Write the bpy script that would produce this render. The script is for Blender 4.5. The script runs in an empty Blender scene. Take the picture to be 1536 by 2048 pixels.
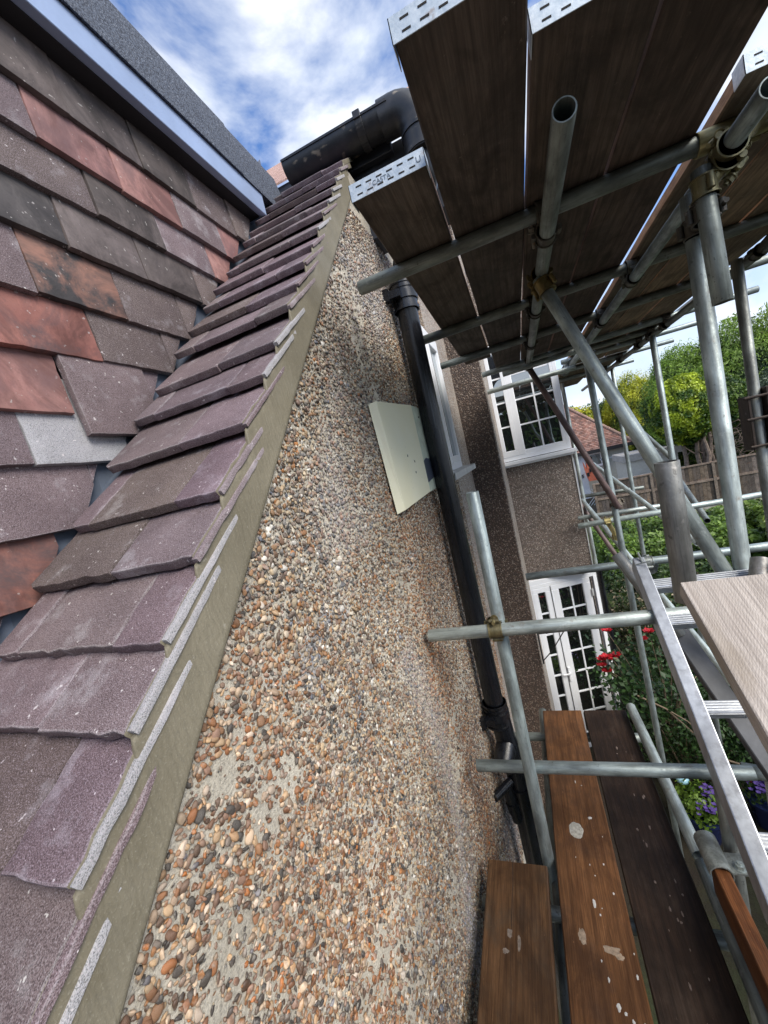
import bpy, bmesh, math, random
import numpy as np
from mathutils import Vector, Matrix, noise as mnoise
random.seed(7); RNG = np.random.default_rng(7)
sc = bpy.context.scene
COL = sc.collection
R = math.radians
# ------------------------------------------------------------------ camera
# world: X out from the house wall, Y along the wall away from us, Z up; the phone is at the origin, 4 m over the garden
cam_d = bpy.data.cameras.new('camera'); cam = bpy.data.objects.new('camera', cam_d); COL.objects.link(cam)
cam_d.sensor_fit = 'VERTICAL'; cam_d.sensor_height = 36; cam_d.lens = 790.2 / 2048 * 36
cam_d.clip_start = 0.02; cam_d.clip_end = 2000
yaw, pitch, roll = R(-20.3777), R(-5.4655), R(-13.4493)
cy, sy, cp, sp = math.cos(yaw), math.sin(yaw), math.cos(pitch), math.sin(pitch)
fwd = Vector((sy*cp, cy*cp, sp)); rt = Vector((cy, -sy, 0)); up = rt.cross(fwd)
r2 = rt*math.cos(roll) + up*math.sin(roll); u2 = -rt*math.sin(roll) + up*math.cos(roll)
cam.matrix_world = Matrix(((r2.x, u2.x, -fwd.x, 0), (r2.y, u2.y, -fwd.y, 0), (r2.z, u2.z, -fwd.z, 0), (0, 0, 0, 1)))
sc.camera = cam
sc.view_settings.view_transform = 'Standard'; sc.view_settings.look = 'None'
sc.view_settings.exposure = 1.04; sc.view_settings.gamma = 1.0; sc.view_settings.use_curve_mapping = False
# ------------------------------------------------------------------ sky and sun
SUN_EL, SUN_AZ = R(43), R(122)      # azimuth clockwise from +Y: behind and right of the camera
w = bpy.data.worlds.new('World'); sc.world = w; w.use_nodes = True
nt = w.node_tree; nt.nodes.clear()
def N(nt, t, **kw):
    n = nt.nodes.new(t)
    for k, v in kw.items():
        if k in n.inputs.keys() if isinstance(k, str) else False: n.inputs[k].default_value = v
        else: setattr(n, k, v)
    return n
sky = nt.nodes.new('ShaderNodeTexSky'); sky.sky_type = 'NISHITA'; sky.sun_disc = False
sky.sun_elevation = SUN_EL; sky.sun_rotation = SUN_AZ; sky.air_density = 1.0; sky.dust_density = 0.6; sky.ozone_density = 2.0
tc = nt.nodes.new('ShaderNodeTexCoord')
mp = nt.nodes.new('ShaderNodeMapping'); mp.inputs['Scale'].default_value = (1.0, 1.0, 1.6); mp.inputs['Location'].default_value = (3.1, 0.7, 0.4)
nt.links.new(tc.outputs['Generated'], mp.inputs['Vector'])
n1 = nt.nodes.new('ShaderNodeTexNoise'); n1.inputs['Scale'].default_value = 2.6; n1.inputs['Detail'].default_value = 9; n1.inputs['Roughness'].default_value = 0.55; n1.inputs['Distortion'].default_value = 0.3
nt.links.new(mp.outputs['Vector'], n1.inputs['Vector'])
cr = nt.nodes.new('ShaderNodeValToRGB'); cr.color_ramp.elements[0].position = 0.43; cr.color_ramp.elements[1].position = 0.57
nt.links.new(n1.outputs['Fac'], cr.inputs['Fac'])
sx = nt.nodes.new('ShaderNodeSeparateXYZ'); nt.links.new(tc.outputs['Generated'], sx.inputs[0])
mr = nt.nodes.new('ShaderNodeMapRange'); mr.inputs['From Min'].default_value = 0.02; mr.inputs['From Max'].default_value = 0.42; mr.inputs['To Min'].default_value = 0.92; mr.inputs['To Max'].default_value = 0.0
nt.links.new(sx.outputs['Z'], mr.inputs['Value'])
mx = nt.nodes.new('ShaderNodeMath'); mx.operation = 'MAXIMUM'; nt.links.new(cr.outputs['Color'], mx.inputs[0]); nt.links.new(mr.outputs['Result'], mx.inputs[1])
n2 = nt.nodes.new('ShaderNodeTexNoise'); n2.inputs['Scale'].default_value = 7; n2.inputs['Detail'].default_value = 8
nt.links.new(mp.outputs['Vector'], n2.inputs['Vector'])
cc = nt.nodes.new('ShaderNodeValToRGB'); cc.color_ramp.elements[0].position = 0.3; cc.color_ramp.elements[0].color = (3.9, 4.4, 5.3, 1)
cc.color_ramp.elements[1].position = 0.68; cc.color_ramp.elements[1].color = (6.0, 6.15, 6.4, 1)
nt.links.new(n2.outputs['Fac'], cc.inputs['Fac'])
sb = nt.nodes.new('ShaderNodeMixRGB'); sb.blend_type = 'MULTIPLY'; sb.inputs['Fac'].default_value = 1; sb.inputs['Color2'].default_value = (0.68, 0.93, 1.26, 1)
nt.links.new(sky.outputs['Color'], sb.inputs['Color1'])
mm = nt.nodes.new('ShaderNodeMixRGB'); nt.links.new(mx.outputs[0], mm.inputs['Fac']); nt.links.new(sb.outputs['Color'], mm.inputs['Color1']); nt.links.new(cc.outputs['Color'], mm.inputs['Color2'])
bg = nt.nodes.new('ShaderNodeBackground'); bg.inputs['Strength'].default_value = 0.1
nt.links.new(mm.outputs['Color'], bg.inputs['Color'])
wo = nt.nodes.new('ShaderNodeOutputWorld'); nt.links.new(bg.outputs[0], wo.inputs['Surface'])
sd = bpy.data.lights.new('sun', 'SUN'); sd.energy = 2.2; sd.angle = R(34); sd.color = (1.0, 0.93, 0.82)
sun = bpy.data.objects.new('sun', sd); COL.objects.link(sun)
sdir = Vector((math.sin(SUN_AZ)*math.cos(SUN_EL), math.cos(SUN_AZ)*math.cos(SUN_EL), math.sin(SUN_EL)))
sun.rotation_euler = sdir.to_track_quat('Z', 'Y').to_euler(); sun.location = (3, -4, 9)

# ------------------------------------------------------------------ material helpers
class Mat:
    def __init__(s, name):
        s.m = bpy.data.materials.new(name); s.m.use_nodes = True; s.t = s.m.node_tree
        s.b = s.t.nodes['Principled BSDF']; s.tc = s.t.nodes.new('ShaderNodeTexCoord')
    def n(s, t, **kw):
        x = s.t.nodes.new(t)
        for k, v in kw.items(): setattr(x, k, v)
        return x
    def l(s, a, b): s.t.links.new(a, b)
    def vec(s, scale=(1, 1, 1), src='Object', rnd=0):
        m = s.n('ShaderNodeMapping'); m.inputs['Scale'].default_value = scale
        s.l(s.tc.outputs[src], m.inputs['Vector'])
        if rnd:
            oi = s.n('ShaderNodeObjectInfo'); mu = s.n('ShaderNodeMath', operation='MULTIPLY'); mu.inputs[1].default_value = rnd
            s.l(oi.outputs['Random'], mu.inputs[0]); cx = s.n('ShaderNodeCombineXYZ')
            for i in range(3): s.l(mu.outputs[0], cx.inputs[i])
            s.l(cx.outputs[0], m.inputs['Location'])
        return m.outputs[0]
    def noise(s, v, scale, detail=5, rough=0.55, dist=0):
        x = s.n('ShaderNodeTexNoise'); x.inputs['Scale'].default_value = scale; x.inputs['Detail'].default_value = detail
        x.inputs['Roughness'].default_value = rough; x.inputs['Distortion'].default_value = dist
        s.l(v, x.inputs['Vector']); return x.outputs['Fac']
    def voro(s, v, scale, out='Color', feature='F1'):
        x = s.n('ShaderNodeTexVoronoi', feature=feature); x.inputs['Scale'].default_value = scale
        s.l(v, x.inputs['Vector']); return x.outputs[out]
    def ramp(s, f, stops, const=False):
        x = s.n('ShaderNodeValToRGB'); e = x.color_ramp.elements
        if const: x.color_ramp.interpolation = 'CONSTANT'
        while len(e) < len(stops): e.new(0.5)
        for i, (p, c) in enumerate(stops):
            e[i].position = p; e[i].color = (c, c, c, 1) if isinstance(c, (int, float)) else (*c, 1)
        s.l(f, x.inputs['Fac']); return x.outputs['Color']
    def mix(s, f, a, b, mode='MIX'):
        x = s.n('ShaderNodeMixRGB', blend_type=mode)
        for i, v in (('Fac', f), ('Color1', a), ('Color2', b)):
            if isinstance(v, (int, float)): x.inputs[i].default_value = v if i == 'Fac' else (v, v, v, 1)
            elif isinstance(v, tuple): x.inputs[i].default_value = (*v, 1)
            else: s.l(v, x.inputs[i])
        return x.outputs['Color']
    def math(s, op, a, b=0.0):
        x = s.n('ShaderNodeMath', operation=op)
        for i, v in ((0, a), (1, b)):
            if isinstance(v, (int, float)): x.inputs[i].default_value = v
            else: s.l(v, x.inputs[i])
        return x.outputs[0]
    def bump(s, h, dist=0.002, strength=1.0, prev=None):
        x = s.n('ShaderNodeBump'); x.inputs['Distance'].default_value = dist; x.inputs['Strength'].default_value = strength
        s.l(h, x.inputs['Height'])
        if prev is not None: s.l(prev, x.inputs['Normal'])
        return x.outputs[0]
    def done(s, col, rough=0.7, metal=0.0, normal=None, spec=0.5, **kw):
        for k, v in (('Base Color', col), ('Roughness', rough), ('Metallic', metal), ('Specular IOR Level', spec)):
            if isinstance(v, tuple): s.b.inputs[k].default_value = (*v, 1)
            elif isinstance(v, (int, float)): s.b.inputs[k].default_value = v
            else: s.l(v, s.b.inputs[k])
        if normal is not None: s.l(normal, s.b.inputs['Normal'])
        for k, v in kw.items(): s.b.inputs[k.replace('_', ' ')].default_value = v
        return s.m
def objrnd(s):
    return s.n('ShaderNodeObjectInfo').outputs['Random']
def objcol(s):
    return s.n('ShaderNodeObjectInfo').outputs['Color']

M = {}
# galvanised scaffold tube (object colour tints it)
def tube_mat(name, base, metal, rlo, rhi, spots):
    s = Mat(name); v = s.vec((1, 1, .25), rnd=40)
    n = s.noise(v, 28, 6, .6); n3 = s.noise(s.vec((1, 1, 1), rnd=40), 120, 4)
    c = s.mix(s.ramp(n, [(.3, 0), (.7, 1)]), tuple(x*.48 for x in base), tuple(min(1, x*1.4) for x in base))
    sc_ = s.noise(s.vec((1, 1, .05), rnd=17), 210, 3); c = s.mix(s.ramp(sc_, [(.52, 0), (.68, .5)]), c, tuple(x*.45 for x in base))
    sp_ = s.noise(s.vec((1, 1, .8), rnd=9), 60, 3, .7); c = s.mix(s.ramp(sp_, [(.64, 0), (.70, .8)]), c, spots)
    dk = s.noise(s.vec((1, 1, .5), rnd=29), 9, 4, .6); c = s.mix(s.ramp(dk, [(.48, 0), (.72, .7)]), c, (.075, .075, .07)); ru = s.noise(s.vec((1, 1, .9), rnd=53), 17, 5, .75); c = s.mix(s.ramp(ru, [(.60, 0), (.72, .55)]), c, (.16, .10, .07)); lt_ = s.noise(s.vec((1, 1, .7), rnd=71), 26, 5, .7); c = s.mix(s.ramp(lt_, [(.62, 0), (.72, .5)]), c, (.62, .63, .60))
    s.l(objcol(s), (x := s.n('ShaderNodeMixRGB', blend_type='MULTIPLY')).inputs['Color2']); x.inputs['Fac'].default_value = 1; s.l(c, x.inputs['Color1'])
    r = s.n('ShaderNodeMapRange'); r.inputs['To Min'].default_value = rlo; r.inputs['To Max'].default_value = rhi; s.l(n3, r.inputs['Value'])
    return s.done(x.outputs['Color'], r.outputs[0], metal, s.bump(n3, .0006, .6, s.bump(n, .001, .5)))
M['galv'] = tube_mat('galvanised_steel', (.38, .41, .395), .5, .3, .7, (.16, .17, .16))
M['rusty'] = tube_mat('brown_painted_steel', (.17, .135, .13), .2, .4, .75, (.10, .03, .025))
M['brass'] = tube_mat('zinc_plated_coupler', (.33, .29, .16), .7, .3, .6, (.14, .06, .02))
M['darkclip'] = tube_mat('dirty_coupler', (.10, .09, .075), .5, .4, .7, (.10, .05, .02))
# wood
def wood(name, a, b, knots, rough=.65, fine=1.0, grime=None, saw=False):
    s = Mat(name); v = s.vec((18, 1.3, 18), rnd=60)
    n = s.noise(v, 3.2, 7, .62, 1.2); f = s.noise(s.vec((140, 3.5, 140), rnd=31), 2.2, 4, .6)
    c = s.mix(s.ramp(n, [(.3, 0), (.72, 1)]), a, b)
    c = s.mix(s.ramp(f, [(.45, 0), (.62, .55*fine)]), c, tuple(x*.42 for x in a))
    k = s.noise(s.vec((6, 2.5, 6), rnd=77), 2.0, 3, .5, .4); c = s.mix(s.ramp(k, [(.62, 0), (.75, .75)]), c, knots)
    if grime:
        g = s.noise(s.vec((3, 2, 3), rnd=13), 3.0, 6, .7); c = s.mix(s.ramp(g, [(.48, 0), (.72, .8)]), c, grime)
    h = s.math('ADD', n, s.math('MULTIPLY', f, .7))
    if saw:
        wv = s.n('ShaderNodeTexWave', bands_direction='DIAGONAL'); wv.inputs['Scale'].default_value = 130; wv.inputs['Distortion'].default_value = 6; wv.inputs['Detail'].default_value = 2
        s.l(s.vec((1, .5, 1)), wv.inputs['Vector']); c = s.mix(s.ramp(wv.outputs['Fac'], [(.05, .22), (.4, 0)]), c, tuple(x*.5 for x in a)); h = s.math('ADD', h, s.math('MULTIPLY', wv.outputs['Fac'], .12))
    if not saw:
        bl = s.noise(s.vec((1.6, .8, 1.6), rnd=41), 4.5, 6, .68, .6); c = s.mix(s.ramp(bl, [(.40, .62), (.58, 0)]), c, tuple(x*.33 for x in a))
        wg = s.n('ShaderNodeTexWave', bands_direction='X'); wg.inputs['Scale'].default_value = 9; wg.inputs['Distortion'].default_value = 9; wg.inputs['Detail'].default_value = 3; wg.inputs['Detail Scale'].default_value = .8
        s.l(s.vec((1, .10, 1), rnd=19), wg.inputs['Vector']); c = s.mix(s.ramp(wg.outputs['Fac'], [(.0, .38), (.35, 0)]), c, tuple(x*.4 for x in a))
        wt = s.noise(s.vec((1, .6, 1), rnd=83), 55, 4, .75); c = s.mix(s.ramp(wt, [(.66, 0), (.74, .45)]), c, tuple(min(1, x*1.7+.03) for x in b))
    x = s.n('ShaderNodeMixRGB', blend_type='MULTIPLY'); x.inputs['Fac'].default_value = 1; s.l(c, x.inputs['Color1']); s.l(objcol(s), x.inputs['Color2'])
    return s.done(x.outputs['Color'], rough, 0, s.bump(h, .0025, .7), .3)
M['under'] = wood('weathered_underside_wood', (.125, .103, .090), (.215, .178, .152), (.030, .024, .021), .85, .7, (.105, .098, .09))
M['orange'] = wood('wet_orange_board', (.15, .064, .025), (.27, .125, .050), (.06, .026, .013), .5, 1, (.085, .048, .030))
M['darkwood'] = wood('wet_dark_board', (.026, .014, .008), (.050, .027, .016), (.012, .007, .005), .62, 1, (.060, .040, .028))
M['brownwood'] = wood('brown_board', (.12, .058, .026), (.20, .105, .047), (.04, .020, .012), .5, 1, (.085, .065, .045))
M['pale'] = wood('pale_sawn_plank', (.39, .335, .295), (.54, .485, .435), (.29, .24, .19), .7, .8, None, True)
M['lit_edgewood'] = wood('skylit_edge_wood', (.33, .22, .15), (.46, .33, .24), (.2, .12, .08), .7, 1)  # sides of the deck boards: same wood, lightened to stand for skylight
M['fencewood'] = wood('fence_wood', (.19, .15, .12), (.32, .26, .21), (.33, .17, .09), .8, 1)
# tiles
def tile_mat(name, a, b, gran=True, patch=None, rough=.75):
    s = Mat(name); v = s.vec((1, 1, 1), rnd=50)
    n = s.noise(v, 9, 6, .6); c = s.mix(s.ramp(n, [(.32, 0), (.7, 1)]), a, b)
    h = s.noise(v, 60, 4)
    if gran:
        g = s.noise(v, 620, 2, .5); g2 = s.voro(v, 330, 'Distance'); c = s.mix(s.ramp(g, [(.35, .75), (.5, 0)]), c, tuple(x*.35 for x in a))
        c = s.mix(s.ramp(g, [(.54, 0), (.68, .6)]), c, (.36, .31, .34)); h = s.math('ADD', h, s.math('MULTIPLY', g, 1.4))
        wz = s.noise(v, 14, 5, .65); c = s.mix(s.ramp(wz, [(.56, 0), (.74, .42)]), c, (.52, .50, .53))
        sp2 = s.noise(v, 95, 2); c = s.mix(s.ramp(sp2, [(.70, 0), (.73, .8)]), c, (.62, .58, .58))
    else:
        sn = s.noise(v, 4.5, 7, .72, .8); c = s.mix(s.ramp(sn, [(.40, .75), (.56, 0)]), c, tuple(x*.38 for x in a)); sn2 = s.noise(s.vec((1, 1, .35), rnd=91), 16, 6, .7); c = s.mix(s.ramp(sn2, [(.52, 0), (.72, .5)]), c, tuple(min(1, x*1.55) for x in b)); h = s.math('ADD', h, sn2)
        g = s.noise(v, 260, 4, .6); c = s.mix(s.ramp(g, [(.58, 0), (.7, .4)]), c, tuple(x*.5 for x in a))
        fl = s.noise(s.vec((1, 1, 1), rnd=23), 70, 2); c = s.mix(s.ramp(fl, [(.69, 0), (.72, .6)]), c, (.45, .42, .40))
    if patch:
        pn = s.noise(s.vec((1, 1, 1), rnd=5), 7.5, 5, .7, .6); c = s.mix(s.ramp(pn, [(.46, 0), (.66, .85)]), c, patch)
    x = s.n('ShaderNodeMixRGB', blend_type='MULTIPLY'); x.inputs['Fac'].default_value = 1; s.l(c, x.inputs['Color1']); s.l(objcol(s), x.inputs['Color2'])
    return s.done(x.outputs['Color'], rough, 0, s.bump(h, .0016 if gran else .0008, .8))
M['t_purple'] = tile_mat('granular_purple_tile', (.130, .092, .099), (.215, .160, .170))
M['t_edge'] = tile_mat('worn_tile_edge', (.17, .13, .14), (.30, .26, .27))
M['t_brown'] = tile_mat('granular_brown_tile', (.10, .072, .068), (.155, .118, .108))
M['t_grey'] = tile_mat('grey_lichen_tile', (.30, .30, .31), (.42, .42, .43))
M['t_dark'] = tile_mat('dark_clay_tile', (.078, .062, .058), (.138, .112, .108), False)
M['t_char'] = tile_mat('charcoal_clay_tile', (.06, .053, .052), (.105, .093, .088), False)
M['t_orange'] = tile_mat('charcoal_tile_with_orange_patch', (.04, .038, .04), (.07, .06, .06), False, (.30, .15, .11))
M['t_red'] = tile_mat('red_clay_tile', (.22, .085, .068), (.33, .145, .115), False, (.085, .062, .065))
M['t_pink'] = tile_mat('pink_clay_tile', (.27, .125, .115), (.34, .185, .165), False, (.17, .095, .095))
# mortar of the verge
s = Mat('verge_mortar'); v = s.vec((1, 1, 1)); n = s.noise(v, 6, 6, .6); c = s.mix(s.ramp(n, [(.3, 0), (.7, 1)]), (.135, .118, .080), (.205, .182, .130))
wv = s.noise(s.vec((2, 12, 2)), 9, 4, .6, .4); cr_ = s.noise(v, 22, 3, .5, 2.5); c = s.mix(s.ramp(cr_, [(.485, 0), (.50, .5), (.515, 0)]), c, (.11, .10, .075)); st_ = s.noise(v, 3.3, 5, .7); c = s.mix(s.ramp(st_, [(.52, 0), (.72, .45)]), c, (.26, .24, .19)); f = s.noise(v, 350, 3); c = s.mix(s.ramp(f, [(.58, 0), (.7, .4)]), c, (.30, .28, .22))
tw_ = s.n('ShaderNodeTexWave', bands_direction='Y'); tw_.inputs['Scale'].default_value = 26; tw_.inputs['Distortion'].default_value = 14; tw_.inputs['Detail'].default_value = 4; tw_.inputs['Detail Scale'].default_value = 1.4; s.l(s.vec((1, 1, -.55)), tw_.inputs['Vector'])
c = s.mix(s.ramp(tw_.outputs['Fac'], [(.0, .14), (.45, 0)]), c, (.09, .08, .055)); pt = s.noise(v, 70, 3, .6); c = s.mix(s.ramp(pt, [(.68, 0), (.74, .5)]), c, (.32, .30, .25))
M['mortar'] = s.done(c, .66, 0, s.bump(f, .0008, .7, s.bump(tw_.outputs['Fac'], .0006, .4, s.bump(wv, .0022, .5))))
s = Mat('grey_render'); v = s.vec((1, 1, 1)); n = s.noise(v, 3, 7, .65); f = s.noise(v, 190, 6, .72)
c = s.mix(s.ramp(n, [(.35, 0), (.68, 1)]), (.52, .47, .38), (.80, .74, .62)); c = s.mix(s.ramp(f, [(.36, .6), (.52, 0)]), c, (.20, .18, .15)); gr_ = s.noise(s.vec((1, 1, 1)), 11, 5, .7); c = s.mix(s.ramp(gr_, [(.54, 0), (.70, .45)]), c, (.26, .24, .21))
b_ = s.noise(v, 5.0, 4); c = s.mix(s.ramp(b_, [(.60, 0), (.72, .5)]), c, (.33, .36, .46))
M['render'] = s.done(c, .85, 0, s.bump(f, .006, 1.0))
# pebble colours: from a mesh attribute for the mass, from the object colour for the single stones
def peb(name, single):
    s = Mat(name)
    if single: c0 = objcol(s)
    else:
        a = s.n('ShaderNodeAttribute'); a.attribute_name = 'tint'; c0 = a.outputs['Color']
    v = s.vec((1, 1, 1), rnd=11 if single else 0); n = s.noise(v, 170, 4, .6); c = s.mix(s.ramp(n, [(.4, .4), (.62, 0)]), c0, (.06, .045, .035)); m2_ = s.noise(v, 75, 5, .7); c = s.mix(s.ramp(m2_, [(.50, 0), (.70, .45)]), c, (.56, .52, .45))
    return s.done(c, .5, 0, s.bump(n, .0010, .5), .45)
M['pebble'] = peb('pebble_mass', False); M['stone'] = peb('single_pebble', True)
# far pebbledash, shader only
def dash(name, cols, mort, scale=95, shadecol=1.0):
    s = Mat(name); v = s.vec((1, 1, 1)); vc = s.n('ShaderNodeTexVoronoi'); vc.inputs['Scale'].default_value = scale; s.l(v, vc.inputs['Vector'])
    sp = s.n('ShaderNodeSeparateColor'); s.l(vc.outputs['Color'], sp.inputs[0])
    k = len(cols); c = s.ramp(sp.outputs[0], [((i)/k, cols[i]) for i in range(k)], True)
    d = s.ramp(vc.outputs['Distance'], [(.42, 0), (.62, 1)]); c = s.mix(d, c, mort)
    n = s.noise(v, 2.2, 5); c = s.mix(s.ramp(n, [(.45, 0), (.8, .35)]), c, (.20, .13, .08), 'MULTIPLY')
    h = s.ramp(vc.outputs['Distance'], [(.0, 1), (.6, 0)])
    return s.done(c, .6, 0, s.bump(h, .006, 1.0))
M['dash_far'] = dash('pebbledash_far', [(.50, .42, .35), (.19, .11, .07), (.62, .58, .52), (.10, .075, .06), (.33, .20, .12), (.42, .30, .22), (.16, .13, .12)], (.42, .39, .35), 105)
M['dash_pink'] = dash('pinkish_pebbledash', [(.36, .30, .26), (.17, .125, .10), (.09, .07, .06), (.46, .41, .36), (.28, .21, .17), (.14, .11, .09), (.32, .26, .22)], (.18, .15, .13), 78)
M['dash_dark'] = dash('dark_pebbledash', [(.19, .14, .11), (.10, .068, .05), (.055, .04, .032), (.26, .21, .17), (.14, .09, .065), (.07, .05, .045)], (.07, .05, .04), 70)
# simple ones
def plain(name, col, rough=.5, metal=0, var=.15, sc_=8, bumpd=.0006, fine=120, spec=.5):
    s = Mat(name); v = s.vec((1, 1, 1), rnd=20); n = s.noise(v, sc_, 5, .6)
    c = s.mix(s.ramp(n, [(.3, 0), (.7, 1)]), tuple(x*(1-var) for x in col), tuple(min(1, x*(1+var)) for x in col))
    return s.done(c, rough, metal, s.bump(s.noise(v, fine, 3), bumpd, .6), spec)
s = Mat('black_plastic_pipe'); v = s.vec((1, 1, .15), rnd=9); n = s.noise(v, 30, 5, .6)
c = s.mix(s.ramp(n, [(.55, 0), (.75, .5)]), (.008, .009, .012), (.035, .038, .045)); rr = s.ramp(n, [(.3, .16), (.7, .38)])
M['black'] = s.done(c, rr, 0, s.bump(n, .0012, .5))
s = Mat('black_gutter_plastic'); v = s.vec((1, 1, 1), rnd=9); n = s.noise(v, 14, 6, .65)
c = s.mix(s.ramp(n, [(.5, 0), (.75, .6)]), (.016, .018, .022), (.045, .045, .05)); sp_ = s.noise(s.vec((1, .6, 2)), 12, 3, .5); c = s.mix(s.ramp(sp_, [(.62, 0), (.69, .7)]), c, (.26, .22, .17)); ds = s.noise(v, 5, 6, .75); c = s.mix(s.ramp(ds, [(.45, 0), (.7, .6)]), c, (.07, .062, .055))
M['gutter'] = s.done(c, .38, 0, s.bump(n, .001, .4))
M['upvc'] = plain('white_upvc', (.88, .90, .93), .28, 0, .03)
M['upvc_dirty'] = plain('grey_white_upvc', (.55, .56, .56), .4, 0, .2)
M['fascia'] = plain('slate_blue_fascia', (.30, .38, .55), .30, 0, .12, 5)
M['lead'] = plain('blue_grey_lead', (.13, .155, .20), .5, .3, .25, 9)
M['soffit'] = plain('black_soffit', (.022, .025, .034), .5, 0, .5, 6)
s = Mat('mineral_felt'); v = s.vec((1, 1, 1)); f = s.noise(v, 190, 3, .6); f2 = s.noise(v, 260, 2)
c = s.mix(s.ramp(f, [(.42, 0), (.6, 1)]), (.018, .022, .034), (.10, .12, .16)); c = s.mix(s.ramp(f2, [(.6, 0), (.68, .7)]), c, (.36, .39, .45))
M['felt'] = s.done(c, .85, 0, s.bump(f, .002, .8))
s = Mat('cream_board'); v = s.vec((1, 1, 1)); n = s.noise(v, 5, 5, .6); c = s.mix(s.ramp(n, [(.35, 0), (.7, 1)]), (.92, .88, .64), (.94, .91, .70)); sp_ = s.noise(v, 60, 2); c = s.mix(s.ramp(sp_, [(.73, 0), (.75, .7)]), c, (.25, .27, .22))
M['cream'] = s.done(c, .5, 0)
M['cream2'] = plain('greenish_worn_board', (.62, .68, .54), .5, 0, .2, 14)
M['slate_patch'] = plain('dark_tape', (.07, .085, .12), .4)
s = Mat('galvanised_band'); v = s.vec((1, 1, 1), rnd=30); n = s.noise(v, 60, 5, .7); c = s.mix(s.ramp(n, [(.35, 0), (.7, 1)]), (.45, .53, .60), (.72, .78, .82)); st = s.noise(v, 25, 4, .7); c = s.mix(s.ramp(st, [(.62, 0), (.72, .6)]), c, (.28, .18, .12))
M['band'] = s.done(c, .45, .3, s.bump(n, .001, .5))
M['slot'] = plain('band_slot_dark', (.02, .018, .016), .9)
M['ink'] = plain('faded_stamp_ink', (.16, .20, .25), .7)
s = Mat('aluminium'); v = s.vec((1, 1, .1), rnd=3); n = s.noise(v, 40, 6, .6); st = s.noise(s.vec((1, 1, 1)), 35, 5, .7)
c = s.mix(s.ramp(n, [(.3, 0), (.7, 1)]), (.27, .29, .33), (.44, .47, .52)); c = s.mix(s.ramp(st, [(.52, 0), (.7, .5)]), c, (.15, .15, .155))
M['alu'] = s.done(c, .38, .6, s.bump(n, .0006, .5))
M['alu_rib'] = plain('ribbed_aluminium', (.50, .52, .54), .4, .5, .2, 20)
s = Mat('window_glass'); s.b.inputs['Base Color'].default_value = (.008, .009, .010, 1); s.b.inputs['Roughness'].default_value = .2
gl = s.n('ShaderNodeBsdfGlossy'); gl.inputs['Roughness'].default_value = .012; gl.inputs['Color'].default_value = (.85, .9, .92, 1); lw = s.n('ShaderNodeLayerWeight'); lw.inputs['Blend'].default_value = .35
ad = s.math('ADD', s.math('MULTIPLY', lw.outputs['Fresnel'], .55), .38); mg = s.n('ShaderNodeMixShader'); s.l(ad, mg.inputs[0]); s.l(s.b.outputs[0], mg.inputs[1]); s.l(gl.outputs[0], mg.inputs[2])
nzb = s.noise(s.vec((1, 1, 1)), 3.5, 2); s.l(s.bump(nzb, .004, .25), gl.inputs['Normal']); s.l(mg.outputs[0], s.t.nodes['Material Output'].inputs['Surface']); M['glass'] = s.m
M['slab'] = plain('dark_grey_steel_beam', (.085, .088, .095), .5, .3, .35, 9)
M['concrete'] = plain('concrete', (.38, .36, .33), .9, 0, .2, 10, .002, 60)
M['whitewall'] = plain('white_painted_wall', (.62, .65, .70), .8, 0, .06)
M['creamwall'] = plain('cream_roughcast', (.50, .48, .42), .9, 0, .1, 10, .003, 40)
M['darkeave'] = plain('dark_eaves', (.015, .015, .017), .6)
M['splash'] = plain('paint_and_mortar_splash', (.62, .60, .56), .8, 0, .2, 60)
M['mortarblob'] = plain('dried_mortar_blob', (.40, .38, .33), .95, 0, .3, 90, .003, 150)
M['orangething'] = plain('orange_red_paint', (.65, .17, .09), .6)
M['iron'] = plain('black_iron', (.012, .012, .013), .5)
M['bluepot'] = plain('dark_blue_glaze', (.02, .03, .10), .2)
M['violet'] = plain('violet_petals', (.12, .07, .30), .6, 0, .4, 60)
M['magenta'] = plain('magenta_petals', (.45, .06, .30), .6, 0, .4, 60)
M['redpetal'] = plain('red_petals', (.50, .008, .02), .55, 0, .3, 60)
M['pinkpetal'] = plain('pink_petals', (.60, .06, .12), .55, 0, .3, 60)
M['lightblue'] = plain('pale_blue_glaze', (.35, .62, .75), .2)
M['twig'] = plain('twig_bark', (.20, .15, .10), .85, 0, .4, 30)
M['bark'] = plain('grey_brown_bark', (.17, .13, .10), .9, 0, .45, 12, .01, 25)
s = Mat('soil_and_grass'); v = s.vec((1, 1, 1)); n = s.noise(v, .35, 6, .6); f = s.noise(v, 9, 6, .7)
c = s.mix(s.ramp(n, [(.42, 0), (.6, 1)]), (.028, .019, .012), (.035, .05, .016)); c = s.mix(s.ramp(f, [(.4, .6), (.62, 0)]), c, (.02, .015, .01))
M['ground'] = s.done(c, .95, 0, s.bump(f, .03, 1))
def leafmat(name):
    s = Mat(name); a = s.n('ShaderNodeAttribute'); a.attribute_name = 'tint'
    s.done(a.outputs['Color'], .5, 0)
    tr = s.n('ShaderNodeBsdfTranslucent'); s.l(a.outputs['Color'], tr.inputs['Color']); mxs = s.n('ShaderNodeMixShader'); mxs.inputs[0].default_value = .3
    s.l(s.b.outputs[0], mxs.inputs[1]); s.l(tr.outputs[0], mxs.inputs[2]); s.l(mxs.outputs[0], s.t.nodes['Material Output'].inputs['Surface']); return s.m
M['leaf'] = leafmat('foliage')

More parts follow.
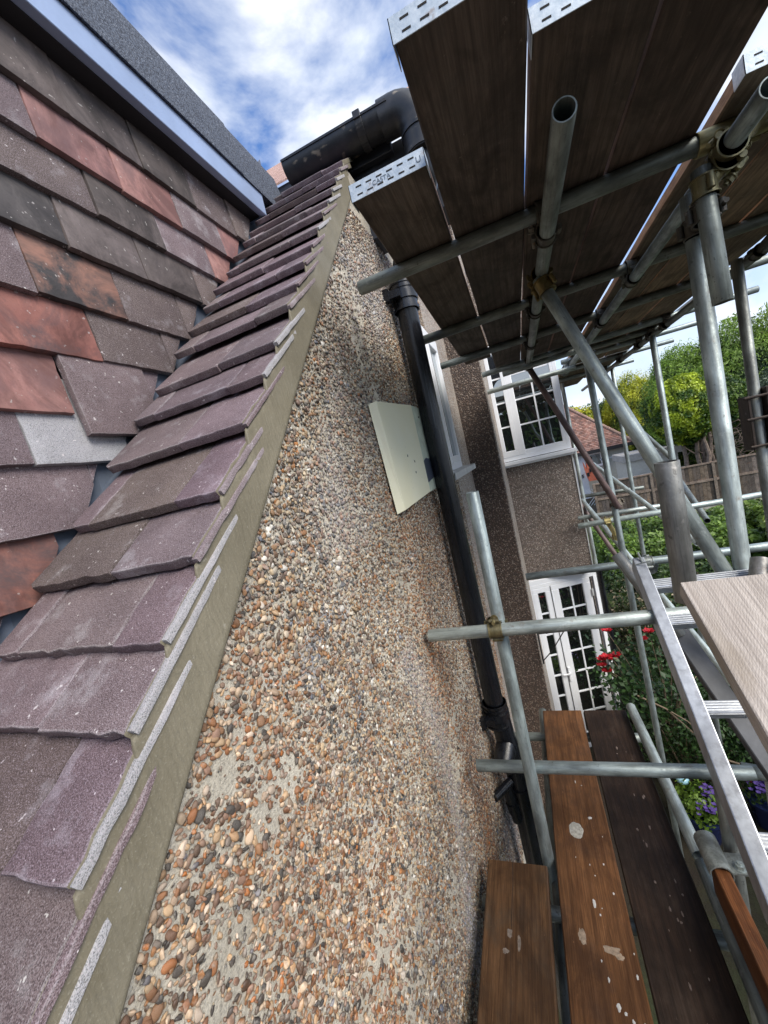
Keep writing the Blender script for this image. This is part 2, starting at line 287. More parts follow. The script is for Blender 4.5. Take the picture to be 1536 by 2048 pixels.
# ------------------------------------------------------------------ object helpers
def link(name, me, mat, parent=None, loc=None, color=None, smooth=False):
    o = bpy.data.objects.new(name, me); COL.objects.link(o)
    if mat is not None:
        mats = mat if isinstance(mat, (list, tuple)) else [mat]
        if not me.materials:
            for m_ in mats: me.materials.append(M[m_] if isinstance(m_, str) else m_)
    if parent is not None:
        o.parent = parent
        if parent.type == 'EMPTY': o.matrix_parent_inverse = Matrix.Translation(-parent.location)   # parts under an Empty are modelled in world space
    if loc is not None: o.location = loc
    if color is not None: o.color = (*color, 1) if len(color) == 3 else color
    if smooth and len(me.polygons): me.polygons.foreach_set('use_smooth', [True]*len(me.polygons))
    return o
def tag(o, label=None, cat=None, group=None, kind=None):
    if label: o['label'] = label
    if cat: o['category'] = cat
    if group: o['group'] = group
    if kind: o['kind'] = kind
    return o
def empty(name, loc=(0, 0, 0)):
    o = bpy.data.objects.new(name, None); COL.objects.link(o); o.location = loc; o.empty_display_size = .1; return o
def mesh(verts, faces, name='mesh'):
    me = bpy.data.meshes.new(name); me.from_pydata([tuple(v) for v in verts], [], faces); me.update(); return me
class MB:
    def __init__(s): s.v = []; s.f = []; s.mi = []
    def add(s, vs, fs, mi=0):
        k = len(s.v); s.v += [tuple(v) for v in vs]; s.f += [tuple(i+k for i in f) for f in fs]; s.mi += [mi]*len(fs)
    def box(s, a, b, mi=0):
        x0, y0, z0 = a; x1, y1, z1 = b
        s.add([(x0,y0,z0),(x1,y0,z0),(x1,y1,z0),(x0,y1,z0),(x0,y0,z1),(x1,y0,z1),(x1,y1,z1),(x0,y1,z1)],
              [(0,3,2,1),(4,5,6,7),(0,1,5,4),(1,2,6,5),(2,3,7,6),(3,0,4,7)], mi)
    def cyl(s, p0, p1, r0, r1=None, n=12, mi=0, caps=True):
        p0, p1 = Vector(p0), Vector(p1); r1 = r0 if r1 is None else r1
        d = (p1-p0).normalized(); a = d.orthogonal().normalized(); b = d.cross(a)
        vs = [p0 + (a*math.cos(t)+b*math.sin(t))*r0 for t in [2*math.pi*i/n for i in range(n)]] + [p1 + (a*math.cos(t)+b*math.sin(t))*r1 for t in [2*math.pi*i/n for i in range(n)]]
        fs = [(i, (i+1) % n, n+(i+1) % n, n+i) for i in range(n)]
        if caps: fs += [tuple(range(n-1, -1, -1)), tuple(range(n, 2*n))]
        s.add(vs, fs, mi)
    def path(s, pts, r, n=12, mi=0):
        for a, b in zip(pts[:-1], pts[1:]): s.cyl(a, b, r if not isinstance(r, (list, tuple)) else r[0], None, n, mi)
    def mesh(s, name='mesh'):
        me = mesh(s.v, s.f, name)
        if any(s.mi): me.polygons.foreach_set('material_index', s.mi)
        return me
    def obj(s, name, mat, parent=None, loc=None, color=None, bevel=0, smooth=False, seg=1):
        me = s.mesh(name)
        if bevel:
            bm = bmesh.new(); bm.from_mesh(me)
            es = [e for e in bm.edges if len(e.link_faces) == 2 and e.calc_face_angle(0) > .5]
            bmesh.ops.bevel(bm, geom=es, offset=bevel, segments=seg, affect='EDGES', profile=.6); bm.to_mesh(me); bm.free()
        o = link(name, me, mat, parent, loc, color)
        if smooth: shade(me)
        return o
def shade(me, ang=40):
    me.polygons.foreach_set('use_smooth', [True]*len(me.polygons))
    try: me.set_sharp_from_angle(angle=R(ang))
    except Exception: pass
def align(p0, p1, roll_=0):
    p0, p1 = Vector(p0), Vector(p1); d = (p1-p0)
    q = d.to_track_quat('Z', 'Y'); return Matrix.Translation(p0) @ q.to_matrix().to_4x4() @ Matrix.Rotation(roll_, 4, 'Z')
def tube_mesh(L, r=.02415, t=.0035, n=28):
    zs = [0, .0012, L-.0012, L]; ro = [r-.001, r, r, r-.001]; ri = r-t
    vs = []; fs = []
    for z, q in zip(zs, ro): vs += [(q*math.cos(2*math.pi*i/n), q*math.sin(2*math.pi*i/n), z) for i in range(n)]
    for z in (L, 0): vs += [(ri*math.cos(2*math.pi*i/n), ri*math.sin(2*math.pi*i/n), z) for i in range(n)]
    for k in range(5):
        for i in range(n): fs.append((k*n+i, k*n+(i+1) % n, (k+1)*n+(i+1) % n, (k+1)*n+i))
    for i in range(n): fs.append((5*n+i, 5*n+(i+1) % n, (i+1) % n, i))
    me = mesh(vs, fs, 'tube'); shade(me, 50); return me
GT = 'scaffold tubes around the house'
def tube(p0, p1, label, color=(1, 1, 1), mat='galv', r=.02415, group=GT):
    L = (Vector(p1)-Vector(p0)).length
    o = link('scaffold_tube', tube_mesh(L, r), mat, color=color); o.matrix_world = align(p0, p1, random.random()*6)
    tag(o, label, 'scaffold tube', group); return o
# ================================================================== THE HOUSE
def vn(x, y, seed=0):                                   # smooth value noise on arrays, 0..1
    xi = np.floor(x).astype(np.int64); yi = np.floor(y).astype(np.int64); fx = x-xi; fy = y-yi
    fx = fx*fx*(3-2*fx); fy = fy*fy*(3-2*fy)
    def h(a, b):
        n = (a*374761393 + b*668265263 + seed*974634777) & 0xffffffff
        n = ((n ^ (n >> 13))*1274126177) & 0xffffffff
        return ((n ^ (n >> 16)) & 0xffff)/65535.0
    return (h(xi, yi)*(1-fx)+h(xi+1, yi)*fx)*(1-fy) + (h(xi, yi+1)*(1-fx)+h(xi+1, yi+1)*fx)*fy
def fbm(x, y, s=0, o=4):
    a = 0; amp = .5; t = 0
    for k in range(o): a = a+amp*vn(x*2**k, y*2**k, s+k*7); t += amp; amp *= .5
    return a/t
def wall_h(y, z): return (fbm(y*2.2, z*1.6, 3, 3)-.5)*.020 + (fbm(y*9, z*9, 9, 3)-.5)*.006
house = tag(empty('house', (-.5, 1.5, -4)), 'pebbledashed brick house with purple tiled roof, tile hung dormer and white windows', 'house')
ROOF = lambda y: 1.046*y-.5405                          # line of the tile tails along the verge
# near gable wall, real relief
def wall_grid(y0, y1, zt, n, m, name, mat):
    ys = np.linspace(y0, y1, n); V = []; F = []
    t = np.linspace(0, 1, m); Y, T = np.meshgrid(ys, t, indexing='ij'); Zt = np.vectorize(zt)(ys)[:, None]
    Z = -4.05 + T*(Zt+4.05); X = -.5+wall_h(Y, Z)-.002
    V = np.stack([X, Y, Z], -1).reshape(-1, 3)
    i = np.arange(n-1)[:, None]*m + np.arange(m-1)[None, :]
    F = np.stack([i, i+m, i+m+1, i+1], -1).reshape(-1, 4)
    me = bpy.data.meshes.new(name); me.from_pydata(V.tolist(), [], F.tolist()); me.polygons.foreach_set('use_smooth', [True]*len(me.polygons))
    return link(name, me, mat, house)
top = lambda y: min(ROOF(y)-.06, 1.42)
gable = wall_grid(-.8, 3.15, top, 300, 360, 'gable_wall', 'render')
far_gable = MB(); far_gable.box((-.75, 3.15, -4.05), (-.5, 4.16, 1.5)); far_gable.obj('wall', 'dash_far', house)
mb = MB(); mb.box((-.9, -.8, -4.05), (-.53, 4.15, -1.45))
mb.add([(-.9, -.8, -1.45), (-.53, -.8, -1.45), (-.53, 1.85, 1.3), (-.9, 1.85, 1.3), (-.9, 4.15, 1.3), (-.53, 4.15, 1.3), (-.9, 4.15, -1.45), (-.53, 4.15, -1.45)], [(0, 1, 2, 3), (3, 2, 5, 4), (0, 3, 4, 6), (1, 7, 5, 2), (6, 4, 5, 7)])
mb.obj('wall_core', 'concrete', house)

# pebbles --------------------------------------------------------------
def ico(sub):
    bm = bmesh.new(); bmesh.ops.create_icosphere(bm, subdivisions=sub, radius=1)
    v = np.array([x.co[:] for x in bm.verts]); f = np.array([[q.index for q in p.verts] for p in bm.faces]); bm.free(); return v, f
PAL = np.array([(.30,.15,.065),(.35,.20,.10),(.22,.12,.07),(.46,.33,.20),(.56,.45,.30),(.62,.55,.44),(.68,.65,.59),(.12,.085,.065),(.055,.058,.062),(.09,.09,.092),(.31,.21,.165),(.26,.19,.15),(.21,.20,.19),(.40,.34,.27),(.16,.18,.23),(.42,.18,.06)])
PW = np.array([9,9,10,10,9,7,5,9,6,6,8,9,6,8,1.2,4.]); PW /= PW.sum()
sp_ = .0111
PYS, PZS = [], []
for (ya, yb, sps, zlo) in ((.12, .85, .0092, -2.3), (.85, 1.25, .0106, -2.6), (1.25, 3.16, .0118, -2.75)):
    gy, gz = np.meshgrid(np.arange(ya, yb, sps), np.arange(zlo, 1.2, sps), indexing='ij')
    PYS.append((gy+(np.arange(gz.shape[1])[None, :] % 2)*sps*.5).ravel()+RNG.uniform(-.38, .38, gy.size)*sps); PZS.append(gz.ravel()+RNG.uniform(-.38, .38, gz.size)*sps)
py = np.concatenate(PYS); pz = np.concatenate(PZS)
keep = (pz < 1.046*py-.712) & (pz < 1.36)
keep &= pz > np.interp(py, [.0, .22, .5, 1.1, 1.6, 3.2], [-.7, -.8, -1.3, -2.2, -2.75, -2.75])
dens = fbm(py*5, pz*5, 21, 3); bare = fbm(py*2.6+5, pz*2.6, 33, 3)
keep &= RNG.random(py.size) < np.clip(1.0-(np.clip(bare-.64, 0, 1)*4.0), .5, .98)
for (by, bz, br, amt) in ((.405, -.385, .036, .8), (.50, -.50, .07, .55), (.33, -.60, .06, .5), (.62, -1.05, .09, .5), (.46, -.27, .03, .3)):
    keep &= ~((((py-by)/br)**2+((pz-bz)/(br*.8))**2 < 1) & (RNG.random(py.size) < amt))
py, pz, dens = py[keep], pz[keep], dens[keep]; n = py.size
ci = RNG.choice(len(PAL), n, p=PW); col = PAL[ci]*RNG.uniform(.66, 1.22, (n, 1))
band = fbm(py*2.0, pz*1.1, 51, 3); rust = np.clip((band-.46)*5, 0, 1)*.5; rust = np.clip(rust+.55*np.exp(-((py-1.62-.12*np.sin(pz*3))/.16)**2)*(pz < .2), 0, .85); col = col*(1-rust[:, None]) + rust[:, None]*(col*np.array([1.0, .66, .42])*1.05)
gband = np.clip((fbm(py*1.7+9, pz*1.7, 61, 3)-.56)*6, 0, 1)*.35; gband = np.clip(gband+.38*np.exp(-((py-1.28-.08*np.sin(pz*4))/.10)**2)*(pz < -.6)*(fbm(py*9, pz*3, 77, 3) > .45), 0, .6); col = col*(1-gband[:, None]) + gband[:, None]*np.array([.46, .47, .52])
rad = np.clip(RNG.lognormal(math.log(.0060), .32, n), .003, .0115)
rad = rad*np.interp(py, [.3, .85, 1.3, 1.8], [.86, .92, 1.02, 1.06])
nearness = np.hypot(py, pz)*1.0 - rad*60
order = np.argsort(nearness)
def rocks(v, k):
    P = np.repeat(v[None], k, 0).copy()
    for _ in range(9):                                  # flat facets: clamp against random planes
        d = RNG.normal(0, 1, (k, 1, 3)); d /= np.linalg.norm(d, axis=2, keepdims=True); lim = RNG.uniform(.42, .80, (k, 1))
        q = (P*d).sum(2); over = np.clip(q-lim, 0, None); P -= over[..., None]*d
    return P*(1+RNG.normal(0, .035, (k, v.shape[0], 1)))
def pebs(idx, base):
    v, f = base; k = len(idx); nv = len(v)
    P = rocks(v, k)
    a = RNG.uniform(.75, 1.0, k); b = RNG.uniform(.8, 1.35, k); th = RNG.uniform(0, math.pi, k)
    x = P[..., 0]*(rad[idx]*RNG.uniform(.40, .72, k))[:, None]; u = P[..., 1]*(rad[idx]*a)[:, None]; w_ = P[..., 2]*(rad[idx]*b)[:, None]
    c, s_ = np.cos(th)[:, None], np.sin(th)[:, None]; yy = u*c-w_*s_; zz = u*s_+w_*c
    x = x + yy*RNG.normal(0, .25, k)[:, None] + zz*RNG.normal(0, .25, k)[:, None]
    return x, yy, zz
def bx(idx): return -.5+wall_h(py[idx], pz[idx]) + rad[idx]*RNG.uniform(-.16, .14, len(idx))
def mass(idx, base, name):
    x, yy, zz = pebs(idx, base); nv = base[0].shape[0]; k = len(idx)
    V = np.stack([x+bx(idx)[:, None], yy+py[idx][:, None], zz+pz[idx][:, None]], -1).reshape(-1, 3)
    F = (base[1][None]+(np.arange(k)*nv)[:, None, None]).reshape(-1, 3)
    me = bpy.data.meshes.new(name); me.vertices.add(len(V)); me.vertices.foreach_set('co', V.ravel().astype(np.float32))
    me.loops.add(F.size); me.loops.foreach_set('vertex_index', F.ravel().astype(np.int32)); me.polygons.add(len(F))
    me.polygons.foreach_set('loop_start', (np.arange(len(F))*3).astype(np.int32)); me.polygons.foreach_set('use_smooth', np.ones(len(F), bool))
    me.update(calc_edges=True)
    at = me.attributes.new('tint', 'FLOAT_COLOR', 'POINT'); C4 = np.ones((len(V), 4), np.float32); C4[:, :3] = np.repeat(col[idx], nv, 0); at.data.foreach_set('color', C4.ravel())
    o = link(name, me, 'pebble', gable); tag(o, kind='stuff'); return o
I2, I1 = ico(2), ico(1)
single = order[:300]; rest = order[300:]
nearm = rest[(py[rest] < 1.0)]; farm = rest[(py[rest] >= 1.0)]
tiny_n = 7000; ty = RNG.uniform(.12, 1.9, tiny_n); tz = RNG.uniform(-2.3, 1.2, tiny_n)
kk = (tz < 1.046*ty-.71) & (tz > np.interp(ty, [.0, .22, .5, 1.1, 1.6, 3.2], [-.7, -.8, -1.3, -2.2, -2.75, -2.75])); ty, tz = ty[kk], tz[kk]
n0 = n; py = np.concatenate([py, ty]); pz = np.concatenate([pz, tz]); rad = np.concatenate([rad, RNG.uniform(.0014, .0034, len(ty))])
col = np.concatenate([col, PAL[RNG.choice(len(PAL), len(ty), p=PW)]*RNG.uniform(.6, 1.15, (len(ty), 1))])
mass(np.arange(n0, len(py)), I1, 'fine_grit')
mass(nearm, I2 if len(nearm) < 22000 else I1, 'pebbledash'); mass(farm, I1, 'pebbledash')
protos = []
for k in range(8):
    v, f = I2; P = rocks(v, 1)[0]; P = P*np.array([.6, .9, 1.0+.3*RNG.random()]); me = mesh(P.tolist(), f.tolist(), 'pebble'); me.polygons.foreach_set('use_smooth', [True]*len(f)); me.materials.append(M['stone']); protos.append(me)
bxx = bx(single)
for q, i in enumerate(single):
    o = bpy.data.objects.new('pebble', protos[q % 8]); COL.objects.link(o); o.parent = gable
    o.location = (bxx[q], py[i], pz[i]); o.rotation_euler = (RNG.uniform(0, 3.14), RNG.normal(0, .15), RNG.normal(0, .15)); o.scale = (rad[i],)*3; o.color = (*col[i], 1)

# verge mortar ---------------------------------------------------------
tails = [-.20, -.10, .0, .10, .204, .299, .374, .46, .552, .669, .78, .866, .983, 1.066, 1.159, 1.246, 1.34, 1.43, 1.515, 1.60, 1.69, 1.775, 1.86]
cs = [(-.508, .055), (-.4945, .0), (-.4918, .010), (-.4912, .030), (-.4900, .062), (-.4875, .100), (-.4845, .142), (-.4832, .150), (-.4865, .157), (-.51, .160)]
ys = sorted(list(np.linspace(-.35, 1.87, 420))+[t_+e for t_ in tails for e in (-.001, .001)]); V = []; F = []
for a, y in enumerate(ys):
    wob = (vn(np.array([y*7.]), np.array([.3]), 5)[0]-.5)*.016
    tl_ = max([t_ for t_ in tails if t_ <= y], default=-.3); dt = .3274*(y-tl_)+.0135+mnoise.noise(Vector((y*60, 0, 2)))*.0016
    for b, (x, d) in enumerate(cs):
        if b < 2: d = dt+d
        else: d = max(d, dt+.004*b)
        nn = (mnoise.noise(Vector((y*11, d*22, 1.0)))*.0014 + mnoise.noise(Vector((y*50+d*90, d*60, 4.0)))*.0005)*(1 if 1 < b < 9 else 0)
        V.append((x+nn, y, ROOF(y)+.002-d*(1+wob*2*(d > .1)) + (wob*.5 if b > 6 else 0)))
m_ = len(cs)
for a in range(len(ys)-1):
    for b in range(m_-1): F.append((a*m_+b, a*m_+b+1, (a+1)*m_+b+1, (a+1)*m_+b))
o = link('verge_mortar', mesh(V, F), 'mortar', house, smooth=True)

# pitched roof of purple tiles ----------------------------------------
mb = MB(); mb.add([(-.95, -.45, ROOF(-.45)-.10), (-.515, -.45, ROOF(-.45)-.10), (-.515, 1.95, ROOF(1.95)-.10), (-.95, 1.95, ROOF(1.95)-.10)], [(0, 1, 2, 3)])
roof = mb.obj('roof_slope', 'concrete', house)
PIT = R(35.7); sdir_ = Vector((0, math.cos(PIT), math.sin(PIT))); ndir = Vector((0, -math.sin(PIT), math.cos(PIT)))
def slab_tile(poly, t, org, U, S, Nn, name, mat, parent, jag=0.0, color=None, bev=.0034, side=None):
    """poly: (u, s) outline of the top face; org + u U + s S; thickness t below it"""
    pts = []
    for i, (a, b) in enumerate(poly):
        c, d = poly[(i+1) % len(poly)]; L = math.hypot(c-a, d-b); k = max(1, int(L/.02)) if jag else 1
        for j in range(k):
            f_ = j/k; x_, y_ = a+(c-a)*f_, b+(d-b)*f_
            if jag and j: x_ += random.gauss(0, jag); y_ += random.gauss(0, jag)
            pts.append((x_, y_))
    cx = sum(p[0] for p in pts)/len(pts); cy_ = sum(p[1] for p in pts)/len(pts)
    cen = org+U*cx+S*cy_; bm = bmesh.new()
    tp = [bm.verts.new(org+U*a+S*b - cen) for a, b in pts]; bt = [bm.verts.new(org+U*a+S*b-Nn*t - cen) for a, b in pts]
    k = len(pts); ft = bm.faces.new(tp); fb = bm.faces.new(bt[::-1])
    for i in range(k): bm.faces.new((tp[i], bt[i], bt[(i+1) % k], tp[(i+1) % k]))
    bmesh.ops.recalc_face_normals(bm, faces=bm.faces[:])
    te = list(ft.edges)
    rb = bmesh.ops.bevel(bm, geom=te, offset=bev, segments=2, affect='EDGES', profile=.55)
    for f_ in rb['faces']: f_.material_index = 1 if mat == 't_purple' else 0
    me = bpy.data.meshes.new(name); bm.to_mesh(me); bm.free(); shade(me, 50)
    o = link(name, me, [mat, 't_edge', side or mat], parent, color=color); o.location = cen
    if side:
        for p in me.polygons:
            if p.normal.x > .6 and abs(p.normal.z) < .5: p.material_index = 2
    return o
tails = [-.20, -.10, .0, .10, .204, .299, .374, .46, .552, .669, .78, .866, .983, 1.066, 1.159, 1.246, 1.34, 1.43, 1.515, 1.60, 1.69, 1.775, 1.86]
X_ = Vector((1, 0, 0))
for i, y in enumerate(tails):
    js = [-.903-.006*min(i, 8)/8+random.uniform(-.010, .012), -.68 if i % 2 else -.83, -.60 if i % 2 == 0 else None, -.4945]
    js = [j for j in js if j is not None]
    js = [js[0]]+[j+random.uniform(-.01, .012) for j in js[1:-1]]+[js[-1]+random.uniform(-.0008, .0006)]
    for a, b in zip(js[:-1], js[1:]):
        if b-a < .02: continue
        yy = y+random.uniform(-.004, .004); org = Vector((0, yy, ROOF(y)+random.uniform(-.002, .004)))
        L = .300+random.uniform(-.03, .01); sk = random.uniform(-.003, .003); t = .0185
        left = a == js[0]
        poly = [(a+.0012, sk+(.012 if left else 0)), ((a+.018) if left else a+.0012, 0), (b-.0012, -sk), (b-.0012, L), (a+.0012, L)]
        if not left: poly = poly[1:]
        g = random.uniform(.86, 1.12); slab_tile(poly, t, org, X_, sdir_, ndir, 'roof_tile', 'Ma' and random.choice(['t_purple']*7+['t_brown']), roof, .0016, (g, g*random.uniform(.94, 1.03), g*random.uniform(.95, 1.05)), side=('mortar' if b == js[-1] else None))
# the cut edges of the verge tiles that show through the mortar as long slivers
for i, y in enumerate(tails[1:-1]):
    for lay, (dy_, dd_) in enumerate(((0, 0),)):
        L = random.uniform(.25, .33) if y < 1.2 else random.uniform(.17, .25); pp = PIT+R(random.uniform(-1.2, .8)); S = Vector((0, math.cos(pp), math.sin(pp))); Nn = Vector((0, -math.sin(pp), math.cos(pp)))
        org = Vector((0, y+.001, ROOF(y)-.0008)); xo = -.4876+random.uniform(-.001, .001)
        mt = random.choice(['t_grey', 't_grey', 't_edge', 't_purple']); ta = random.uniform(.0075, .011)
        slab_tile([(-.4985, 0), (xo, 0), (xo+.0008, L*.55), (xo-.0012, L*.93), (xo-.004, L), (-.4985, L)], ta, org, X_, S, Nn, 'tile_edge', mt, roof, .0011, (1.12, 1.1, 1.1), .0022)
# valley lining of short lead pieces
for k in range(9):
    y0 = -.35+k*.26; y1 = y0+.275; lift = .0025*(k % 2)
    mb = MB(); P = lambda x, y, d: (x, y, ROOF(y)-d)
    mb.add([P(-.962, y0, .066-lift), P(-.84, y0, .074-lift), P(-.84, y1, .074-lift), P(-.962, y1, .066-lift), P(-.962, y0, .072-lift), P(-.84, y0, .080-lift), P(-.84, y1, .080-lift), P(-.962, y1, .072-lift)],
           [(0, 1, 2, 3), (7, 6, 5, 4), (0, 4, 5, 1), (1, 5, 6, 2), (2, 6, 7, 3), (3, 7, 4, 0)])
    mb.add([P(-.9625, y0, .075-lift), P(-.9585, y0, .075-lift), P(-.9585, y1, .075-lift), P(-.9625, y1, .075-lift), P(-.9625, y0, -.16), P(-.9585-lift*.3, y0, -.16), P(-.9585-lift*.3, y1, -.16), P(-.9625, y1, -.16)], [(1, 2, 6, 5), (4, 5, 6, 7), (0, 1, 5, 4), (3, 7, 6, 2)])
    mb.obj('valley_lining', 'lead', roof)

# tile hung dormer cheek -----------------------------------------------
mb = MB(); mb.box((-1.9, -.9, -1.2), (-.965, 2.3, 1.30)); cheek = mb.obj('dormer', 'darkeave', house)
Zt = [1.11, .98, .855, .722, .575, .442, .300, .185, .042, -.094, -.228, -.36, -.49]
KIND = [[(1.3, 't_dark'), (9, 't_brown')], [(.76, 't_purple'), (1.2, 't_pink'), (1.4, 't_purple'), (9, 't_pink')], [(.86, 't_brown'), (1.08, 't_dark'), (1.31, 't_purple'), (9, 't_pink')],
        [(.76, 't_char'), (.98, 't_dark'), (1.19, 't_dark'), (9, 't_brown')], [(.65, 't_purple'), (.87, 't_orange'), (9, 't_brown')], [(.54, 't_char'), (.77, 't_red'), (9, 't_brown')],
        [(.66, 't_pink'), (9, 't_purple')], [(.55, 't_purple'), (9, 't_grey')], [(9, 't_purple')], [(9, 't_red')], [(9, 't_purple')], [(9, 't_red')], [(9, 't_purple')]]   # (tiles starting before this Y, material) for each course
def clip(poly, f):
    out = []
    for i in range(len(poly)):
        a, b = poly[i], poly[(i+1) % len(poly)]; fa, fb = f(a), f(b)
        if fa >= 0: out.append(a)
        if fa*fb < 0:
            t = fa/(fa-fb); out.append((a[0]+(b[0]-a[0])*t, a[1]+(b[1]-a[1])*t))
    return out
Y_ = Vector((0, 1, 0)); tl = R(7.5); Sz = Vector((-math.sin(tl), 0, math.cos(tl))); Nx = Vector((math.cos(tl), 0, math.sin(tl)))
for r_, z in enumerate(Zt):
    off = .888 if r_ % 2 == 0 else .776
    k0 = -5 if r_ < 9 else -6
    c_ = 0
    for k in range(-5, 7):
        a = off+.2215*k; b = a+.2215
        if r_ == 0 and k >= 0: pass
        zj = z+random.uniform(-.004, .004); H = .205 if r_ else .17
        poly = [(a+.001, random.uniform(-.002, .002)), (b-.0015, random.uniform(-.002, .002)), (b-.0015, H), (a+.001, H)]
        g_ = random.uniform(-.016, .004)
        slip = r_ == 6 and .6 < a < .75
        if slip: poly[0] = (poly[0][0]+.006, -.052); poly[1] = (poly[1][0], -.050)
        yb = (zj+.53)/1.046+.056-g_
        poly = clip(poly, lambda p: p[1] - 1.55*(p[0]-yb))
        if len(poly) >= 3: poly = clip(poly, lambda p: p[1]+.022-.55*(p[0]-yb+.0) + (0 if slip else 0))
        if len(poly) < 3 or b < .1: continue
        area = abs(sum(poly[i][0]*poly[(i+1) % len(poly)][1]-poly[(i+1) % len(poly)][0]*poly[i][1] for i in range(len(poly))))/2
        if area < .0007: continue
        mt = next(m_n for lim, m_n in KIND[r_] if a < lim-.02)
        g = random.uniform(.86, 1.14)
        slab_tile(poly, .017, Vector((-.930+random.uniform(-.003, .004)+(.012 if slip else 0), 0, zj)), Y_, Sz, Nx, 'hung_tile', mt, cheek, .0007, (g, g, g*random.uniform(.97, 1.03)), .002)
# fascia, drip and felt kerb of the flat dormer roof
mb = MB(); mb.box((-.96, -.3, 1.272), (-.872, 1.755, 1.366)); mb.obj('fascia', 'fascia', cheek, bevel=.002)
mb = MB(); mb.box((-.965, -.3, 1.268), (-.9, 1.735, 1.285)); mb.obj('soffit', 'darkeave', cheek)  # near-black soffit strip, its colour stands for the shadow below the fascia
for (a, b, e) in ((-.3, 1.618, .0035), (1.606, 1.99, 0)):
    mb = MB(); pr = [(-.864+e, 1.360), (-.866+e, 1.378), (-.882+e, 1.50), (-.900+e, 1.585+e), (-.93, 1.602+e), (-1.9, 1.60+e), (-1.9, 1.367), (-.87, 1.367)]
    n_ = len(pr); mb.add([(x, a, z) for x, z in pr]+[(x, b, z) for x, z in pr], [(i, (i+1) % n_, n_+(i+1) % n_, n_+i) for i in range(n_)]+[tuple(range(n_-1, -1, -1)), tuple(range(n_, 2*n_))])
    mb.obj('roof_felt', 'felt', cheek, bevel=.003)
# main roof beyond the gutter
mb = MB()
for k in range(18):
    y0 = 2.06+k*.085; z0 = 1.615+k*.0745
    x = -2.4
    while x < -.40:
        w_ = .165; mb.box((x+.002, y0, z0-.012), (x+w_-.002, y0+.10, z0)); 
        for q in range(4, 8): v_ = mb.v[-8+q]; 
        vv = mb.v[-8:]; mb.v[-8:] = [(a, b, c+(.0876 if b > y0+.05 else 0)-(.0 if c > z0-.006 else 0)) for a, b, c in vv]; x += w_
o = mb.obj('main_roof', 't_brown', house, color=(3.0, 2.4, 2.0)); tag(o, kind='stuff')
mb = MB(); mb.box((-.62, 2.125, 1.18), (-.10, 2.3, 1.56)); mb.box((-2.4, 2.075, 1.20), (-.62, 2.10, 1.605)); mb.box((-.62, 2.082, 1.50), (-.30, 2.12, 1.595)); mb.obj('eaves_box', 'soffit', house, bevel=.003)
mb = MB(); mb.box((-.56, 2.32, 1.44), (-.44, 4.18, 1.58)); mb.obj('fascia_board', 'soffit', house)

# rear part of the house: dark return, windowed end wall ---------------
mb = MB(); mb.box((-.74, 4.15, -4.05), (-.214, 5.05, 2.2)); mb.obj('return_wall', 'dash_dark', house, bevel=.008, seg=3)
mb = MB(); mb.box((-.2145, 4.165, -4.05), (-.206, 4.99, 2.2)); mb.obj('corner_strip', 'dash_far', house)
mb = MB(); mb.box((-.206, 5.0, -1.70), (.53, 9, -.285)); mb.box((-.206, 5.0, 1.16), (.53, 9, 2.2)); mb.box((-.206, 5.30, -4.05), (.53, 9, -1.70)); mb.box((-.206, 5.1, -.285), (.5, 9, 1.16))
mb.obj('end_wall', 'dash_pink', house, bevel=.004)
mb = MB(); mb.box((.524, 4.992, -1.70), (.537, 5.003, -.29)); mb.obj('corner_bead', 'upvc_dirty', house)
mb = MB(); mb.cyl((.585, 5.02, -4.0), (.585, 5.02, -1.66), .03, n=14); mb.obj('drain_pipe', 'black', house, smooth=True)
def window(name, O, U, W, H, cols, parent, rows, depth=.07, sashes=()):
    """frame in the plane O + u U + z; front face looks along Nn"""
    O = Vector(O); U = Vector(U).normalized(); Nn = Vector((U.y, -U.x, 0)); Z = Vector((0, 0, 1))
    def bar(mb, u0, u1, z0, z1, d0, d1):
        vs = [O+U*u+Nn*d+Z*z for d in (d0, d1) for (u, z) in ((u0, z0), (u1, z0), (u1, z1), (u0, z1))]
        mb.add(vs, [(0, 3, 2, 1), (4, 5, 6, 7), (0, 1, 5, 4), (1, 2, 6, 5), (2, 3, 7, 6), (3, 0, 4, 7)])
    fr = MB()
    for (a, b, c, d) in ((0, W, 0, .05), (0, W, H-.05, H), (0, .045, .05, H-.05), (W-.045, W, .05, H-.05)): bar(fr, a, b, c, d, -.02, .03)
    f = fr.obj(name, 'upvc', parent, bevel=.003)
    for (u0, u1, cn, rn, proud, st, zt, zb) in sashes:
        sm = MB(); s0 = proud
        bar(sm, u0, u1, .05, .05+zb, 0, s0); bar(sm, u0, u1, H-.05-zt, H-.05, 0, s0); bar(sm, u0, u0+st, .05+zb, H-.05-zt, 0, s0); bar(sm, u1-st, u1, .05+zb, H-.05-zt, 0, s0)
        sm.obj('sash', 'upvc', f, bevel=.004)
        gu0, gu1, gz0, gz1 = u0+st, u1-st, .05+zb, H-.05-zt
        for i in range(cn):
            for j in range(rn):
                g = MB(); du = (gu1-gu0)/cn; dz = (gz1-gz0)/rn; bar(g, gu0+i*du, gu0+(i+1)*du, gz0+j*dz, gz0+(j+1)*dz, .004, s0*.35); g.obj('pane', 'glass', f)
        for i in range(1, cn):
            g = MB(); u = gu0+i*(gu1-gu0)/cn; bar(g, u-.009, u+.009, gz0, gz1, s0*.35, s0*.35+.010); g.obj('glazing_bar', 'upvc', f)
        for j in range(1, rn):
            g = MB(); z = gz0+j*(gz1-gz0)/rn; bar(g, gu0, gu1, z-.009, z+.009, s0*.35, s0*.35+.0085); g.obj('glazing_bar', 'upvc', f)
    return f, bar
